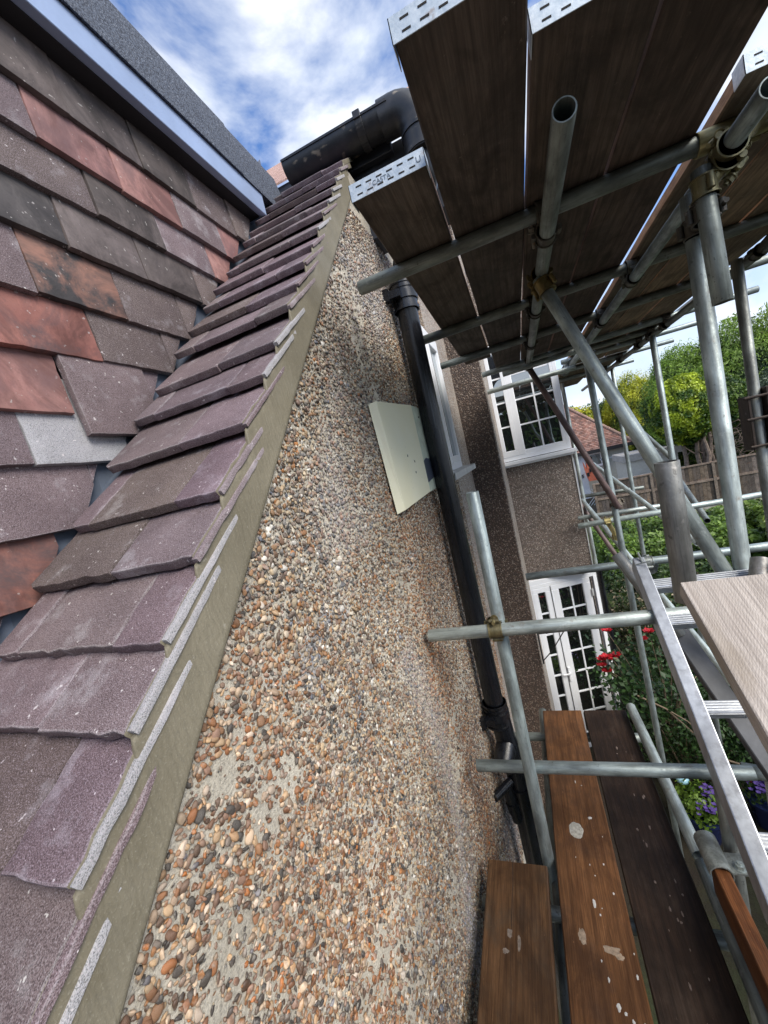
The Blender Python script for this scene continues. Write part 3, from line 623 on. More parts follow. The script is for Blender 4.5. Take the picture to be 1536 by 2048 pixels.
wf, bar = window('window', (-.25, 5.02, -.215), (1, 0, 0), .79, 1.36, 2, house, 4, sashes=((.045, .235, 1, 4, .035, .045, .05, .07), (.275, .745, 2, 4, .03, .03, .04, .05)))
mb = MB(); mb.box((.0-.02, 4.985, -.165), (.055, 5.03, 1.1)); mb.obj('mullion', 'upvc', wf, bevel=.006)
mb = MB(); mb.box((-.206, 4.93, -.262), (.60, 5.06, -.222)); mb.box((-.206, 4.955, -.285), (.57, 5.02, -.262)); mb.obj('window_sill', 'upvc', house, bevel=.004)
# french doors, turned a little in their opening
A = Vector((-.235, 4.95, -4.0)); B = Vector((.56, 5.235, -4.0)); U = (B-A); W = U.length
df, bar = window('french_doors', A, U, W, 2.24, 2, house, 7, sashes=((.03, .262, 1, 7, .03, .07, .06, .16), (.266, W-.09, 2, 7, .03, .095, .06, .16)))
mb = MB(); bar2 = bar(mb, W-.088, W-.082, .05, 2.19, .0, .036); bar(mb, .258, .262, .05, 2.19, .03, .036); mb.obj('door_joint', 'slot', df)
mb = MB(); bar(mb, .275, .305, .93, 1.12, .03, .042); bar(mb, .20, .30, 1.035, 1.052, .055, .068); bar(mb, .283, .297, 1.03, 1.056, .04, .068); mb.obj('door_handle', 'upvc', df, bevel=.002)
mb = MB()
for z in (.35, 1.1, 1.95): bar(mb, W-.098, W-.075, z, z+.09, .03, .047)
mb.obj('hinge', 'upvc_dirty', df, bevel=.003)
mb = MB(); bar(mb, -.02, W+.01, 2.24, 2.30, -.05, .03); mb.obj('door_head_trim', 'upvc', df, bevel=.004)
# landing window in the near wall, just beyond the soil pipe
wn = MB(); O = Vector((-.505, 2.45, -.09))
nf, barn = window('side_window', (-.497, 2.42, -.095), (0, 1, 0), .92, 1.02, 1, house, 1, sashes=((.045, .45, 1, 1, .035, .05, .05, .05), (.47, .875, 1, 1, .035, .05, .05, .05)))
mb = MB(); mb.box((-.52, 2.38, -.128), (-.385, 3.52, -.098)); mb.box((-.395, 2.38, -.142), (-.383, 3.52, -.098)); mb.obj('side_window_sill', 'upvc_dirty', house, bevel=.003)
# hanging basket bracket on the return corner
hb = MB(); hb.path([(-.19, 4.13, -1.99), (.10, 4.13, -1.98), (.13, 4.13, -1.995), (.13, 4.13, -2.03), (.10, 4.13, -2.045)], .006, 8); hb.path([(-.19, 4.13, -2.29), (-.08, 4.13, -2.18), (.06, 4.13, -1.985)], .0055, 8); hb.path([(-.19, 4.13, -1.96), (-.19, 4.13, -2.32)], .008, 8)
o = hb.obj('hanging_basket_bracket', 'iron'); tag(o, 'black iron hanging basket bracket on the wall corner beside the french doors', 'bracket')

# gutter ---------------------------------------------------------------
gr = tag(empty('gutter', (-.55, 2.0, 1.54)), 'black half round gutter with open end above the top of the tiled verge', 'gutter')
def half_round(x0, x1, yc, zc, r, t=.003):
    vs = []; fs = []; n = 18
    for x in (x0, x1):
        for rr in (r, r-t):
            for i in range(n+1):
                a = math.pi*i/n; vs.append((x, yc-math.cos(a)*rr, zc-math.sin(a)*rr))
    k = n+1
    for i in range(n): fs += [(i, i+1, 2*k+i+1, 2*k+i), (k+i+1, k+i, 3*k+i, 3*k+i+1), (i, k+i, k+i+1, i+1), (2*k+i, 2*k+i+1, 3*k+i+1, 3*k+i)]
    fs += [(0, 2*k, 3*k, k), (n, k+n, 3*k+n, 2*k+n)]
    return vs, fs
YG, ZG = 2.02, 1.60
mb = MB(); mb.add(*half_round(-.82, -.26, YG, ZG, .080)); mb.box((-.82, YG-.084, ZG-.005), (-.26, YG-.076, ZG+.005)); mb.obj('gutter_channel', 'gutter', gr, smooth=True)
mb = MB(); mb.add(*half_round(-.42, -.385, YG, ZG, .086, .005)); mb.box((-.42, YG-.092, ZG-.012), (-.385, YG-.078, ZG+.02)); mb.obj('gutter_bracket', 'gutter', gr, bevel=.001)
def sweep(pts, rs, n=20, name='pipe', mat='gutter', parent=None):
    V = []; F = []; pts = [Vector(p) for p in pts]; prev = None
    for i, p in enumerate(pts):
        d = (pts[min(i+1, len(pts)-1)]-pts[max(i-1, 0)]).normalized(); a = (prev - d*prev.dot(d)).normalized() if prev else d.orthogonal().normalized(); prev = a; b = d.cross(a)
        r = rs[i] if isinstance(rs, (list, tuple)) else rs
        V += [p+(a*math.cos(2*math.pi*k/n)+b*math.sin(2*math.pi*k/n))*r for k in range(n)]
    for i in range(len(pts)-1):
        for k in range(n): F.append((i*n+k, i*n+(k+1) % n, (i+1)*n+(k+1) % n, (i+1)*n+k))
    F += [tuple(range(n-1, -1, -1)), tuple(range((len(pts)-1)*n, len(pts)*n))]
    me = mesh(V, F, name); shade(me, 50); return link(name, me, mat, parent)
arc = [(-.31+.0, YG, 1.585)] + [(-.25+.10*math.sin(t), YG, 1.485+.10*math.cos(t)) for t in [R(x) for x in range(0, 91, 12)]] + [(-.15, YG, 1.42)]
sweep(arc, .079, 28, 'gutter_elbow', 'gutter', gr)
mb = MB(); mb.cyl((-.15, YG, 1.46), (-.15, YG, 1.36), .084, n=28); mb.cyl((-.15, YG, 1.465), (-.15, YG, 1.45), .089, n=28); mb.cyl((-.15, YG, 1.385), (-.15, YG, 1.365), .089, n=28); mb.obj('elbow_socket', 'gutter', gr, smooth=True)
mb = MB(); mb.box((-.16, YG+.01, 1.585), (-.13, YG+.03, 1.70)); mb.obj('gutter_tie', 'band', gr)
# soil pipe ------------------------------------------------------------
so = tag(empty('soil_pipe', (-.41, 2.17, -4)), 'thick glossy black soil pipe running down the pebbledashed wall beside the cream board', 'pipe')
PX, PY = -.415, 2.17
sweep([(-.15, YG, 1.38), (-.15, YG, 1.30), (-.18, 2.04, 1.24), (-.38, 2.15, 1.02), (PX, PY, .95), (PX, PY, .5), (PX, PY, -.2), (PX, PY, -1.0), (PX, PY, -1.46)], .054, 28, 'upper_pipe', 'black', so)
sweep([(PX+.01, PY, -1.45), (PX+.02, PY, -1.66), (PX+.035, PY+.01, -1.80), (PX+.035, PY+.01, -4.0)], .058, 28, 'lower_pipe', 'black', so)
def sock(z0, z1, r=.064):
    mb = MB(); mb.cyl((PX, PY, z0), (PX, PY, z1), r, n=28)
    for z in (z0, z1-.012, z1-.035): mb.cyl((PX, PY, z), (PX, PY, z+.012), r+.005, n=28)
    mb.obj('pipe_socket', 'black', so, smooth=True)
    mb = MB(); mb.cyl((PX, PY, (z0+z1)/2-.02), (PX, PY, (z0+z1)/2+.02), r+.008, n=28); mb.box((-.50, PY-.10, (z0+z1)/2-.018), (PX, PY-.055, (z0+z1)/2+.018)); mb.box((-.505, PY-.115, (z0+z1)/2-.03), (-.47, PY-.075, (z0+z1)/2+.03))
    mb.obj('pipe_bracket', 'black', so, smooth=True)
sock(.80, .94); sock(-1.58, -1.44, .066)
mb = MB(); mb.cyl((PX+.02, PY-.02, -1.70), (PX-.005, PY-.115, -1.76), .058, n=26); mb.cyl((PX, PY-.10, -1.752), (PX-.006, PY-.125, -1.767), .066, n=26); mb.obj('access_cap', 'black', so, smooth=True)
mb = MB(); mb.cyl((-.50, PY-.16, -1.92), (PX, PY-.04, -1.92), .024, n=16); mb.cyl((-.44, PY-.06, -1.93), (-.42, PY-.05, -2.16), .030, n=16); mb.cyl((-.43, PY-.055, -2.04), (-.425, PY-.053, -2.10), .036, n=16); mb.cyl((PX+.035, PY+.01, -1.98), (PX+.035, PY+.01, -2.10), .068, n=26); mb.obj('waste_branch', 'black', so, smooth=True)
o = sweep([(-.322, 2.4, -1.7), (-.335, 2.4, -3.95)], .009, 10, 'white_cable', 'upvc'); tag(o, 'thin straight white cable running down beside the black soil pipe', 'cable')
o = MB(); o.box((-.225, 4.05, -3.02), (-.165, 4.12, -2.95)); 
# cream board ----------------------------------------------------------
cb = tag(empty('cream_board', (-.49, 1.85, -.15)), 'cream painted flat board with worn strip and dark patch hung on the pebbledash', 'board')
mb = MB(); mb.add([(-.492, 1.425, .262), (-.492, 1.462, -.170), (-.492, 1.98, -.150), (-.492, 1.98, .302), (-.462, 1.440, .268), (-.462, 1.490, -.162), (-.462, 1.98, -.146), (-.462, 1.98, .298)], [(0, 1, 2, 3), (7, 6, 5, 4), (0, 4, 5, 1), (1, 5, 6, 2), (2, 6, 7, 3), (3, 7, 4, 0)])
mb.obj('front_sheet', 'cream', cb, bevel=.0015)
mb = MB(); mb.box((-.492, 1.982, -.148), (-.466, 2.25, .300)); mb.obj('worn_strip', 'cream2', cb, bevel=.0015)
mb = MB(); mb.add([(-.4645, 1.984, -.10), (-.4645, 2.25, -.075), (-.4645, 2.25, .03), (-.4645, 2.22, .022), (-.4645, 2.18, .032), (-.4645, 2.12, .02), (-.4645, 2.06, .028), (-.4645, 1.984, .012)], [tuple(range(8))]); mb.obj('dark_patch', 'slate_patch', cb)
mb = MB()
for (y, z) in ((2.10, .245), (1.70, .05), (1.78, -.03), (1.80, .02)): mb.cyl((-.4665 if y > 2 else -.4625, y, z), (-.4635 if y > 2 else -.4612, y, z), .0055, n=10)
mb.obj('screw_hole', 'slot', cb)
# ================================================================== SCAFFOLD
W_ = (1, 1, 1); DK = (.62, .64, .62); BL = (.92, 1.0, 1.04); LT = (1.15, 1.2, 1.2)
ZT = .674; ZL = .624
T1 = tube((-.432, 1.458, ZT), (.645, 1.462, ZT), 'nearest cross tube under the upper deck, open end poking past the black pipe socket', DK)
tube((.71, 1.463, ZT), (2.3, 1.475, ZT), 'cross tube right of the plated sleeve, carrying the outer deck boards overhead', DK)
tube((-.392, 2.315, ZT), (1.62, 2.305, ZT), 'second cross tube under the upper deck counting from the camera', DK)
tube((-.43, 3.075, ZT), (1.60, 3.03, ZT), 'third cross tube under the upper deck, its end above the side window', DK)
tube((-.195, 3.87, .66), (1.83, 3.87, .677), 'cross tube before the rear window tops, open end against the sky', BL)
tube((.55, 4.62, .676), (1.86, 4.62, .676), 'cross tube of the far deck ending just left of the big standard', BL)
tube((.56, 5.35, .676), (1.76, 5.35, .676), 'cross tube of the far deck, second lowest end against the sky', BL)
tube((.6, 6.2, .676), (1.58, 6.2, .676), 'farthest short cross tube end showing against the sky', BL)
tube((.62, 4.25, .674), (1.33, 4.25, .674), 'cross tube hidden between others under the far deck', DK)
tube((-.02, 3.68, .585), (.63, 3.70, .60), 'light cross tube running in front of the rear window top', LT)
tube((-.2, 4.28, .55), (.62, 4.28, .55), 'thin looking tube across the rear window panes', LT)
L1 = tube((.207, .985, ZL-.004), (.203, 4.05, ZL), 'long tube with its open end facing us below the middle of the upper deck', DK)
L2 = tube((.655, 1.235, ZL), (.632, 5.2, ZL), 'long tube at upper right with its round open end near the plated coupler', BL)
L3 = tube((1.27, 1.6, ZL), (1.235, 8.2, ZL), 'outermost long tube under the right edge of the upper deck', DK)
tube((1.40, 2.2, .70), (1.36, 4.6, .70), 'thin guard tube beyond the outer edge of the deck', BL)
stdA = tube((.612, 1.575, .60), (.585, 1.56, -4), 'thick galvanised upright left of the right picture edge, reaching from deck to plank', LT)
tube((.597, 1.445, .605), (.603, 1.445, .245), 'short stub tube hanging down beside the upright under the large coupler', DK)
tube((1.162, 2.6, .62), (1.135, 2.6, -4), 'dark upright at the right picture edge with a black clamp', (.75, .74, .72))
tube((.607, 3.60, .60), (.64, 3.60, -4), 'upright behind the big diagonal brace, in front of the red tiled bungalow', BL)
tube((1.197, 4.07, .60), (1.197, 4.07, -4), 'upright standing in front of the round clipped conifer', BL)
tube((1.24, 5.8, .60), (1.215, 5.8, -4), 'thin far upright in front of the yellow conifer', BL)
tube((.66, 5.85, .60), (.66, 5.85, -4), 'thin upright just right of the rear window frame', LT)
tube((.62, 7.9, .60), (.62, 7.9, -4), 'farthest upright beside the rear window frame', LT)
stdP = tube((-.196, 1.50, -.145), (-.228, 1.50, -4), 'upright with open top standing close to the soil pipe', BL)
tube((.297, 1.05, -.122), (.292, 1.05, -.452), 'short thick vertical tube with scratched dark sides behind the ladder top', (.60, .56, .55))
tube((.42, 1.47, -1.22), (.40, 1.44, -4), 'dark upright below the ladder stile beside the toe board', (.55, .54, .52))
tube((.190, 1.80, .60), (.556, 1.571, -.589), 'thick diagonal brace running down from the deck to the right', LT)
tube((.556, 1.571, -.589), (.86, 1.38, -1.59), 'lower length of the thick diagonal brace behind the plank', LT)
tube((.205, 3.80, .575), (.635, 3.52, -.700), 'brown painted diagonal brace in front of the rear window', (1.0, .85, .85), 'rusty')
tube((.42, 5.3, -.60), (.86, 4.7, -1.75), 'far brown painted brace beside the corner of the end wall', (1, .9, .9), 'rusty')
T5 = tube((-.474, 1.45, -.672), (.60, 1.45, -.668), 'bright cross tube at waist height with open end against the pebbledash', LT)
T6 = tube((-.432, 1.56, -1.335), (.545, 1.56, -1.325), 'flat lit cross tube low down across the two wooden boards', BL)
tube((.52, 1.585, -1.335), (1.0, 1.50, -1.36), 'short tube leaving the picture at right below the ladder', BL)
tube((-.124, 2.70, -.894), (1.35, 2.70, -.888), 'cross tube passing just over the top of the french doors', BL)
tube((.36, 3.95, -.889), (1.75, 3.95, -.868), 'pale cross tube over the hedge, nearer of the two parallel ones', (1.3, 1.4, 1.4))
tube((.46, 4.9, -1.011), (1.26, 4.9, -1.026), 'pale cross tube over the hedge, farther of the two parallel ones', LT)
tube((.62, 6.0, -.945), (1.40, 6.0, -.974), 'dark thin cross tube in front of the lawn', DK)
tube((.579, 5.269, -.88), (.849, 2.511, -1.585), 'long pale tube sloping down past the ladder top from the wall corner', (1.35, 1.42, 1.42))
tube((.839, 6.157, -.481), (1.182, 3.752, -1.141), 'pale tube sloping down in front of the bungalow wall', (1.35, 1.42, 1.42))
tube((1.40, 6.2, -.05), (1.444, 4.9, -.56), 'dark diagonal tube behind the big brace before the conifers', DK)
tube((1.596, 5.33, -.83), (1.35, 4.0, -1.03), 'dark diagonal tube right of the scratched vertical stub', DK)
tube((.285, 1.795, -.545), (.42, 1.66, -.85), 'grey tube end poking up beside the ladder top', (.80, .76, .76))
tube((.311, 2.40, -1.640), (.330, 1.52, -1.640), 'bright tube lying along the right edge of the dark board, far length', LT)
tube((.330, 1.50, -1.648), (.312, .2, -1.648), 'dark tube lying along the right edge of the dark board, near length', (.55, .6, .62))
for y, x1, lab in ((1.33, .35, 'tube under the lower boards seen in the gap by the upright'), (.93, .35, 'tube under the lower boards seen in the near gap'), (2.28, .35, 'tube under the far end of the lower boards')):
    tube((-.47, y, -1.745), (x1, y, -1.745), lab, DK)
tube((-.19, .2, -1.80), (-.19, 2.6, -1.80), 'long tube beneath the lower boards along the house', DK)
tube((.30, .55, -.625), (1.6, .55, -.625), 'tube carrying the near end of the pale plank', DK)

# couplers -------------------------------------------------------------
def coupler(cA, dA, cB, dB, label, mat='brass', s=1.0, color=W_):
    cA, cB, dA, dB = Vector(cA), Vector(cB), Vector(dA).normalized(), Vector(dB).normalized()
    mb = MB(); r = .0275*s
    nrm = (cB-cA); nrm = nrm.normalized() if nrm.length > .005 else dA.cross(dB).normalized()
    def ring(c, d, w, rr):
        mb.cyl(c-d*w, c+d*w, rr, n=20); mb.cyl(c-d*w, c-d*(w-.004), rr+.004, n=20); mb.cyl(c+d*(w-.004), c+d*w, rr+.004, n=20)
    ring(cA, dA, .026*s, r+.002); ring(cB, dB, .026*s, r+.002)
    mb.cyl(cA, cB, .022*s, n=10)
    sA = dA.cross(nrm).normalized(); sB = dB.cross(nrm).normalized()
    for c, d, sd, sg in ((cA, dA, sA, -1), (cB, dB, sB, 1)):
        for q in (1, -1):
            e = c+sd*(r+.010)*q; mb.cyl(e-d*.018, e+d*.018, .009, n=10)
    body = mb.obj('coupler', mat, color=color, smooth=True, bevel=0)
    me = body.data; cen = (cA+cB)/2
    for v in me.vertices: v.co -= cen
    body.location = cen
    for c, sd, sg in ((cA, sA, -1), (cB, sB, 1)):
        b2 = MB(); e = c+sd*(r+.012)-cen; b2.cyl(e-nrm*.028*sg*-1, e+nrm*.042*sg*-1, .0065, n=10); b2.cyl(e+nrm*.022*sg*-1, e+nrm*.034*sg*-1, .012, n=6); b2.cyl(e+nrm*.018*sg*-1, e+nrm*.022*sg*-1, .014, n=14)
        b2.obj('bolt', mat, body, color=color, smooth=True)
    tag(body, label, 'coupler', 'scaffold couplers'); return body
X, Y, Z = (1, 0, 0), (0, 1, 0), (0, 0, 1)
o = link('tube_sleeve', tube_mesh(.155, .030, .005), 'brass', color=(1.0, 1.02, .95)); o.matrix_world = align((.600, 1.462, ZT), (.755, 1.463, ZT)); tag(o, 'plated sleeve joining two cross tubes below the outer deck boards', 'sleeve')
coupler((.735, 1.463, ZT), X, (.650, 1.42, ZL-.006), Y, 'large plated coupler holding the open ended tube at upper right', 'brass', 1.08)
coupler((.612, 1.56, .50), Z, (.600, 1.46, .50), Z, 'rusty coupler joining the upright and the short stub', 'darkclip')
coupler((.600, 1.445, .555), Z, (.650, 1.445, .60), Y, 'plated coupler just above the short stub', 'brass')
coupler((.205, 1.458, ZT), X, (.205, 1.50, ZL), Y, 'dark coupler where the middle long tube meets the nearest cross tube', 'darkclip', color=(1.3, 1.3, 1.3))
coupler((.200, 1.82, .615), Y, (.205, 1.79, .56), (.366, -.229, -1.19), 'yellowish coupler at the top of the thick diagonal brace', 'brass', 1.05, (.75, .62, .45))
coupler((.204, 2.31, ZT), X, (.204, 2.31, ZL), Y, 'coupler on the middle long tube at the second cross tube', 'darkclip')
coupler((.204, 3.06, ZT), X, (.204, 3.06, ZL), Y, 'coupler on the middle long tube at the third cross tube', 'darkclip')
coupler((.204, 3.86, .66), X, (.204, 3.80, .60), Y, 'dark coupler above the brown brace', 'darkclip')
coupler((.645, 2.305, ZT), X, (.645, 2.33, ZL), Y, 'coupler on the right long tube at the second cross tube', 'darkclip', color=(1.6, 1.7, 1.6))
coupler((.640, 3.04, ZT), X, (.640, 3.06, ZL), Y, 'coupler on the right long tube at the third cross tube', 'darkclip')
coupler((.635, 3.87, ZT), X, (.615, 3.66, ZL), Y, 'coupler at the head of the upright behind the brace', 'galv')
coupler((.635, 4.62, ZT), X, (.635, 4.62, ZL), Y, 'coupler cluster near the rear window corner', 'galv')
coupler((.635, 5.0, ZT), X, (.635, 5.1, ZL), Y, 'far small coupler beside the rear window', 'galv')
coupler((1.25, 2.305, ZT), X, (1.25, 2.6, ZL), Y, 'dark coupler at the head of the right edge upright', 'darkclip')
coupler((1.255, 3.03, ZT), X, (1.25, 3.03, ZL), Y, 'coupler under the outer deck edge at the third cross tube', 'darkclip')
coupler((1.245, 3.87, ZT), X, (1.245, 3.9, ZL), Y, 'coupler above the upright before the clipped conifer', 'darkclip')
coupler((1.242, 4.25, ZT), X, (1.242, 4.25, ZL), Y, 'outer edge coupler, fourth along the sky gap', 'darkclip')
coupler((1.242, 4.62, ZT), X, (1.242, 4.62, ZL), Y, 'outer edge coupler, fifth along the sky gap', 'darkclip')
coupler((1.240, 5.35, ZT), X, (1.240, 5.35, ZL), Y, 'outer edge coupler, sixth along the sky gap', 'darkclip')
coupler((1.238, 6.2, ZT), X, (1.238, 6.2, ZL), Y, 'outer edge coupler, farthest along the sky gap', 'darkclip')
coupler((-.212, 1.452, -.672), X, (-.212, 1.50, -.672), Z, 'plated coupler with rusty bolt fixing the waist high tube to the upright', 'brass', .96, (.95, .9, .8))
coupler((.635, 3.54, -.66), (.43, -.28, -1.27), (.632, 3.60, -.68), Z, 'coupler at the foot of the brown brace', 'darkclip', color=(1.5, 1.4, 1.3))
coupler((1.205, 4.07, -.885), Z, (1.205, 3.97, -.875), X, 'far coupler over the hedge on the pale cross tube', 'galv')
coupler((.60, 3.95, -.885), X, (.66, 4.0, -1.05), (.27, -2.76, -.7), 'yellow tinged coupler crossing the long pale tube', 'brass', 1, (1.5, 1.45, 1.2))
coupler((.585, 2.70, -.892), X, (.605, 2.76, -.95), (.27, -2.76, -.7), 'coupler above the ladder top on the cross tube', 'galv')
# black board clamp on the right edge upright
cl = MB(); cl.box((1.105, 2.55, -.33), (1.118, 2.65, -.05)); cl.box((1.182, 2.55, -.33), (1.20, 2.65, -.02))
for z in (-.06, -.17, -.31): cl.cyl((1.09, 2.55, z), (1.25, 2.55, z), .008, n=8); cl.cyl((1.21, 2.55, z), (1.235, 2.55, z), .018, n=6)
o = cl.obj('joint_clamp', 'darkclip', bevel=.003, color=(.6, .5, .5)); tag(o, 'black bolted clamp with three bolts around the right edge upright', 'clamp')

# boards ---------------------------------------------------------------
def board(x0, x1, y0, y1, z, label, mats=('under', 'lit_edgewood'), color=W_, th=.038, band=True, text=None, wav=.0022, name='scaffold_board', group='scaffold boards', split=False):
    Wd, L = x1-x0, y1-y0; n = 26; V = []; F = []; mi = []
    prof = [(.004, 0), (Wd-.004, 0), (Wd, .004), (Wd, th-.004), (Wd-.004, th), (.004, th), (0, th-.004), (0, .004)]
    sd_ = random.random()*50
    for i in range(n+1):
        y = L*i/n; wl = mnoise.noise(Vector((y*2.3, sd_, 0)))*wav*2+mnoise.noise(Vector((y*9, sd_, 3)))*wav*.6; wr = mnoise.noise(Vector((y*2.3, sd_, 9)))*wav*2+mnoise.noise(Vector((y*9, sd_, 13)))*wav*.6; wz = mnoise.noise(Vector((y*1.1, sd_, 20)))*wav
        for x, zz in prof: V.append((x+(wl if x < Wd/2 else wr), y, zz+wz))
    for i in range(n):
        for k in range(8): F.append((i*8+k, i*8+(k+1) % 8, (i+1)*8+(k+1) % 8, (i+1)*8+k)); mi.append(1 if k in (2, 6) else 0)
    F += [tuple(range(7, -1, -1)), tuple(range(n*8, n*8+8))]; mi += [1, 1]
    me = mesh(V, F, name); me.polygons.foreach_set('material_index', mi)
    o = link(name, me, list(mats), color=color); o.location = (x0, y0, z); tag(o, label, 'board', group)
    if band:
        b = MB(); e = .0018
        b.box((-e, -e, -e), (Wd+e, -.0002, th+e)); b.box((-e, -e, -e), (-.0002, .05, th+e)); b.box((Wd+.0002, -e, -e), (Wd+e, .05, th+e))
        for rz in (.009, th-.010):
            for k in range(6):
                xa = .018+k*(Wd-.03)/6; b.box((xa, -e-.0006, rz-.0017), (xa+.0155, -e+.0002, rz+.0017), 1)
        bo = b.obj('end_band', ['band', 'slot'], o)
        if text:
            for tx, px_, sz in text:
                cu = bpy.data.curves.new('t', 'FONT'); cu.body = tx; cu.size = sz; cu.extrude = .0002
                to = bpy.data.objects.new('t', cu); me2 = bpy.data.meshes.new_from_object(to); bpy.data.objects.remove(to)
                t = link('stamp', me2, 'ink', o); t.location = (px_, -e-.0006, th*.32); t.rotation_euler = (R(90), 0, 0)
    if split:
        b = MB(); b.box((split, .35, -.0009), (split+.0016, L*.8, .002)); b.obj('crack', 'slot', o)
    return o
UZ = .70
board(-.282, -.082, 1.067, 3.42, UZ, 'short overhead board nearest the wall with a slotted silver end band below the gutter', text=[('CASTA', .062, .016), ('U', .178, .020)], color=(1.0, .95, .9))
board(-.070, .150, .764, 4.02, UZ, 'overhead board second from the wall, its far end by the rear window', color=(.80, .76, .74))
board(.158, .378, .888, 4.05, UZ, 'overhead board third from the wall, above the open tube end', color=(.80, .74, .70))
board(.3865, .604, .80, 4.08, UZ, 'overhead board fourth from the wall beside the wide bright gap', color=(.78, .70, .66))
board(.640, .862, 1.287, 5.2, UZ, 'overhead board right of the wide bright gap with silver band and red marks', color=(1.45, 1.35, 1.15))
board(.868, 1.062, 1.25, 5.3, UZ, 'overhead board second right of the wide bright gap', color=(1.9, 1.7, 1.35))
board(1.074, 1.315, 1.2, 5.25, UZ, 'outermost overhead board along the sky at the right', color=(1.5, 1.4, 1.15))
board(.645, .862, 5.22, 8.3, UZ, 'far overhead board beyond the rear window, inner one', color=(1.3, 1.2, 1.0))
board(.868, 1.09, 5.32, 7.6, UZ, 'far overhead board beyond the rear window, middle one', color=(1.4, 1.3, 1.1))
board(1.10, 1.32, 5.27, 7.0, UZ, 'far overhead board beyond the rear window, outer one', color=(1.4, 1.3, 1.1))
LZ = -1.68-.038
bA = board(-.176, .046, -.2, 2.43, LZ, 'orange brown wet board with white splashes and a round mortar spot', ('orange', 'orange'), band=False, wav=.0012)
bB = board(.058, .284, -.2, 2.425, LZ+.002, 'very dark wet board beside the orange one', ('darkwood', 'darkwood'), band=False, wav=.0012)
bC = board(-.445, -.212, -.2, 1.448, LZ+.003, 'mid brown split board closest to the pebbledash', ('brownwood', 'brownwood'), band=False, wav=.0012)
# long split and its dark line on the brown board
mb = MB(); yy = [1.648-.045*k for k in range(13)]
V = []
for k, y in enumerate(yy): x = .098+.002*math.sin(k*.8)+.0012*random.random(); V += [(x, y, .0386), (x+.0022*(1-k/14), y, .0386)]
mb.add(V, [(2*k, 2*k+1, 2*k+3, 2*k+2) for k in range(12)]); mb.obj('split', 'slot', bC)
def blob(parent, pts, mat, name, z, amp=.42):
    for (x, y, rx, ry) in pts:
        mb = MB(); n = 22; ph = random.random()*9
        def rr(t, e): return 1+amp*mnoise.noise(Vector((math.cos(t)*1.7, math.sin(t)*1.7, ph)))+amp*.6*mnoise.noise(Vector((math.cos(t)*5, math.sin(t)*5, ph+3)))+e
        ts = [2*math.pi*i/n for i in range(n)]
        top_ = [(rx*math.cos(t)*rr(t, 0), ry*math.sin(t)*rr(t, 0), .0009) for t in ts]; low = [(rx*math.cos(t)*rr(t, .14), ry*math.sin(t)*rr(t, .14), 0) for t in ts]
        mb.add([(0, 0, .0014)]+top_+low, [(0, 1+i, 1+(i+1) % n) for i in range(n)]+[(n+1+i, n+1+(i+1) % n, 1+(i+1) % n, 1+i) for i in range(n)])
        mb.obj(name, mat, parent, loc=(x, y, z))
def L_(x, y, p): return (x-p.location.x, y-p.location.y)
pa = bA; zz = .0385
a = L_(-.084, 1.619, pa); blob(pa, [(a[0], a[1], .026, .033)], 'mortarblob', 'mortar_spot', zz, .25)
sp2 = [(-.019, 1.685, .012, .008), (-.002, 1.483, .0035, .006), (-.04, 1.435, .003, .004), (.012, 1.378, .004, .006), (.030, 1.14, .0045, .009), (-.059, 1.335, .008, .020), (-.045, 1.30, .0035, .006), (-.036, 1.322, .0025, .003),
       (-.052, 1.475, .002, .005), (-.053, 1.119, .004, .010), (-.038, 1.058, .009, .014), (-.022, 1.047, .006, .006), (-.006, 1.03, .005, .012), (.022, 1.03, .003, .009), (-.025, .955, .004, .014), (-.070, .99, .002, .004), (-.065, 1.165, .003, .006), (.035, 1.20, .003, .004), (-.10, 1.50, .002, .003), (.015, 1.60, .002, .004), (-.03, 1.86, .004, .003), (.0, 1.95, .002, .002), (-.055, 1.88, .003, .012), (.02, .90, .003, .006), (-.01, .87, .002, .004)]
blob(pa, [(L_(x, y, pa)[0], L_(x, y, pa)[1], q*.62, w2*.62) for x, y, q, w2 in sp2], 'splash', 'paint_splash', zz)
blob(pa, [(L_(-.114, 1.225, pa)[0], L_(-.114, 1.225, pa)[1], .012, .022), (L_(-.029, 1.20, pa)[0], L_(-.029, 1.20, pa)[1], .022, .012), (L_(-.01, 1.185, pa)[0], L_(-.01, 1.185, pa)[1], .012, .010)], plain('faint_mortar_smear', (.36, .27, .19), .8, 0, .4, 90), 'mortar_smear', zz-.0006)
blob(bC, [(L_(-.352, 1.195, bC)[0], L_(-.352, 1.195, bC)[1], .008, .015), (L_(-.32, 1.17, bC)[0], L_(-.32, 1.17, bC)[1], .006, .022), (L_(-.365, 1.14, bC)[0], L_(-.365, 1.14, bC)[1], .010, .008)], plain('grey_smear', (.24, .19, .15), .8, 0, .4, 90), 'mortar_smear', zz-.0008)
sm = [(.17+.10*random.random(), 1.0+1.2*random.random(), .0012+.003*random.random(), .002+.008*random.random()) for _ in range(26)]
blob(bB, [(x-bB.location.x-.03, y-bB.location.y, q, w2) for x, y, q, w2 in sm], plain('dull_smear', (.16, .12, .10), .8, 0, .4, 90), 'dried_speck', zz-.0006)

# pale sawn plank on the right ----------------------------------------
pk = MB(); Lp = 1.25; Wp = .33
pk.box((0, 0, -.038), (Wp, Lp, 0))
po = pk.obj('sawn_plank', 'pale', bevel=.0035, seg=2, color=(1, 1, 1)); po.location = (.262, .969, -.374)
po.rotation_euler = (R(26.7), 0, R(180)); 
